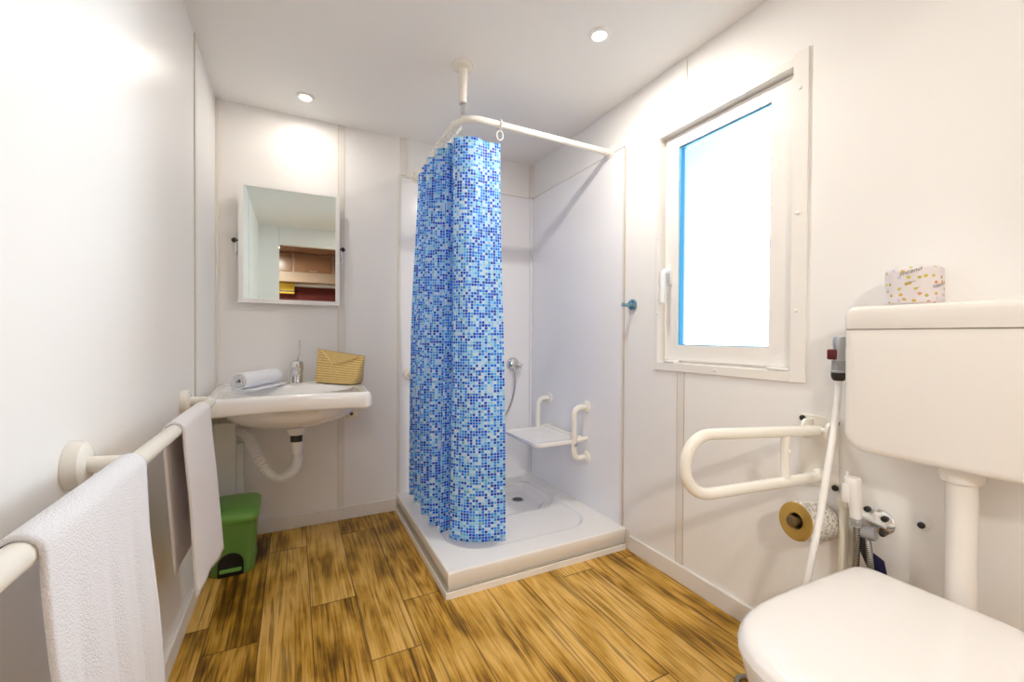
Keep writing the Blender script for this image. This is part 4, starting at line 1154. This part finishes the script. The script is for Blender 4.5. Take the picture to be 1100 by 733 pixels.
# ------------------------------------------------------------------ hand bidet sprayer, its valve and the standpipe
bs = thing('bidet_sprayer', 'white hand bidet sprayer on a spiral metal hose hanging beside the cistern', 'sprayer', (1.415, 0.635, 0.55))
sx_, sy_ = 1.402, 0.634
r_ = MB()
rings = []
for z, wx_, wy_, ox in ((0.545, 0.013, 0.013, 0.006), (0.57, 0.015, 0.014, 0.005), (0.60, 0.017, 0.016, 0.003), (0.63, 0.020, 0.019, 0.0), (0.650, 0.020, 0.020, 0.0), (0.658, 0.016, 0.017, 0.0)):
    rings.append([(sx_ + ox + p[0], sy_ - ox * 1.2 + p[1], z) for p in rrect(-wx_, wx_, -wy_, wy_, min(wx_, wy_) * 0.85, 5)])
r_.loft(rings); r_.build('sprayer_handle', M['white'], bs, angle=0.9)
r_ = MB(); r_.box(sx_ - 0.024, sx_ - 0.016, sy_ - 0.004, sy_ + 0.015, 0.590, 0.640, 0.002); r_.tube([(sx_ - 0.008, sy_ + 0.01, 0.652), (sx_ - 0.008, sy_ + 0.01, 0.673)], 0.0035, 8); r_.build('trigger', M['white'], bs)
r_ = MB(); r_.lathe((sx_ + 0.007, sy_ - 0.008, 0.547), (0, 0, -1), [(0, 0.0135), (0.012, 0.014), (0.014, 0.0125), (0.026, 0.012)], 18); lab(r_.build('hose_collar', M['grey'], bs), 'grey hose collar')
r_ = MB(); r_.tube(smoothpath([(sx_ + 0.007, sy_ - 0.008, 0.525), (sx_ + 0.006, sy_ - 0.009, 0.45), (sx_ + 0.003, sy_ - 0.006, 0.30), (1.402, 0.628, 0.14), (1.370, 0.67, 0.03), (1.28, 0.79, 0.012), (1.215, 0.838, 0.009), (1.165, 0.800, 0.009), (1.15, 0.73, 0.009), (1.20, 0.66, 0.012), (1.30, 0.625, 0.02), (1.37, 0.60, 0.10), (1.408, 0.588, 0.28), (1.412, 0.592, 0.42), (1.428, 0.610, 0.498)], 10), 0.0085, 12)
lab(r_.build('spiral_hose', M['braid'], bs), 'spiral metal hose')
va = thing('water_valve', 'white and grey angle valve with a dark hose on the wall below the cistern', 'valve', (XR, 0.588, 0.535))
r_ = MB(); r_.lathe((XR - 0.0005, 0.578, 0.540), (-1, 0, 0), [(0, 0.034), (0.004, 0.034), (0.008, 0.028), (0.012, 0.014), (0.03, 0.014)], 24); r_.build('wall_rosette', M['chrome'], va)
r_ = MB(); r_.tube([(XR - 0.024, 0.555, 0.545), (XR - 0.030, 0.628, 0.556)], [0.012, 0.0115], 14); r_.lathe((XR - 0.028, 0.575, 0.552), (0, 0, 1), [(0, 0.012), (0.016, 0.011), (0.020, 0.006)], 14); r_.build('valve_body', M['white'], va)
for y_, z_ in ((0.556, 0.562), (0.560, 0.520), (0.596, 0.575)):
    r_ = MB(); r_.lathe((XR - 0.030, y_, z_), (-1, 0, 0), [(0, 0.008), (0.010, 0.008), (0.012, 0.004)], 12); lab(r_.build('dark_cap', M['black'], va), 'small black cap')
r_ = MB(); r_.tube([(XR - 0.045, 0.572, 0.515), (XR - 0.052, 0.618, 0.512)], [0.019, 0.017], 16); lab(r_.build('grip', M['grey'], va), 'grey valve grip')
r_ = MB(); r_.tube(smoothpath([(XR - 0.048, 0.600, 0.505), (XR - 0.047, 0.596, 0.46), (XR - 0.042, 0.575, 0.40), (XR - 0.04, 0.56, 0.30), (XR - 0.04, 0.57, 0.15), (XR - 0.02, 0.58, 0.10)]), 0.0105, 12); lab(r_.build('dark_hose', M['rubber'], va), 'dark rubber hose')
r_ = MB(); r_.prism([(XR - 0.052, 0.582, 0.468), (XR - 0.052, 0.550, 0.452), (XR - 0.052, 0.542, 0.412), (XR - 0.052, 0.572, 0.420)], (0.003, 0, 0)); lab(r_.build('tag', M['navy'], va, smooth=False), 'navy blue tag')
va.location = (XR, 0.588 + 0.018, 0.535 - 0.006)
sp_ = thing('standpipe', 'cream standpipe with an elbow on the wall right of the toilet roll', 'pipe', (XR, 0.662, 0.0))
r_ = MB(); r_.tube(fillet([(XR - 0.001, 0.672, 0.592), (XR - 0.030, 0.674, 0.592), (XR - 0.030, 0.676, 0.0)], 0.016), 0.0115, 14)
r_.lathe((XR - 0.030, 0.6745, 0.580), (0, 0, -1), [(0, 0.014), (0.003, 0.0175), (0.024, 0.0175), (0.027, 0.014)], 8); r_.lathe((XR - 0.002, 0.672, 0.592), (-1, 0, 0), [(0, 0.014), (0.02, 0.014)], 16)
r_.build('pipe_run', M['ivory'], sp_)
cp = thing('capped_outlet', 'small white capped outlet on the wall left of the flush pipe', 'outlet', (XR, 0.506, 0.563))
r_ = MB(); r_.lathe((XR - 0.0005, 0.506, 0.563), (-1, 0, 0), [(0, 0.017), (0.004, 0.017), (0.010, 0.012), (0.014, 0.011)], 20); r_.build('cap_body', M['white'], cp)
r_ = MB(); r_.lathe((XR - 0.014, 0.504, 0.563), (-1, 0, 0), [(0, 0.008), (0.006, 0.008), (0.007, 0.004)], 14); lab(r_.build('plug', M['black'], cp), 'black plug')

# ------------------------------------------------------------------ robe hook
hk = thing('robe_hook', 'small chrome robe hook on the right wall between shower and window', 'hook', (XR, 1.597, 1.207))
r_ = MB(); r_.lathe((XR - 0.0005, 1.597, 1.207), (-1, 0, 0), [(0, 0.028), (0.006, 0.028), (0.012, 0.024), (0.016, 0.012), (0.024, 0.010)], 24); r_.build('rosette', M['reflection_chrome'], hk)
r_ = MB(); r_.tube([(XR - 0.016, 1.597, 1.206), (XR - 0.040, 1.602, 1.205), (XR - 0.058, 1.606, 1.207)], [0.010, 0.008, 0.011], 12); r_.build('peg', M['reflection_chrome'], hk)

# ------------------------------------------------------------------ hallway furniture seen in the mirror
cbd = thing('wall_cupboard', 'brown laminate wall cupboard in the hallway, seen in the mirror', 'cupboard', (0.3, HY, 1.72))
MB().box(-0.55, 1.6, HY + 0.0005, HY + 0.36, 1.78, 2.199, 0.004).build('cupboard_body', M['wood_mid'], cbd, smooth=False)
for x_ in (-0.54, 0.0, 0.54, 1.08):
    dr_ = MB().box(x_, x_ + 0.51, HY + 0.361, HY + 0.379, 1.93, 2.19, 0.003).build('door', M['wood_dark'], cbd, smooth=False)
    MB().box(x_ + 0.2, x_ + 0.31, HY + 0.380, HY + 0.392, 1.945, 1.955, 0.002).build('handle', M['steel'], dr_, smooth=False)
o = MB().box(-0.4, 1.7, HY + 0.0005, HY + 0.02, 0.9, 1.74, 0.004).build('wall_hanging', M['redcloth'], loc=(0.6, HY, 1.3), smooth=False)
tag(o, 'dark red cloth panel below the hallway cupboard, seen in the mirror', 'wall hanging')
yb_ = thing('yellow_box', 'small yellow packet with a dark band under the hallway cupboard, seen in the mirror', 'packet', (-0.11, HY + 0.12, 1.55))
MB().box(-0.20, 0.005, HY + 0.022, HY + 0.14, 1.62, 1.775, 0.01).build('packet_body', M['yellow'], yb_)
MB().box(-0.201, 0.006, HY + 0.0225, HY + 0.141, 1.645, 1.665, 0.001).build('dark_band', M['black'], yb_)

for o in list(bpy.data.objects):
    if '_o' in o.keys(): del o['_o']
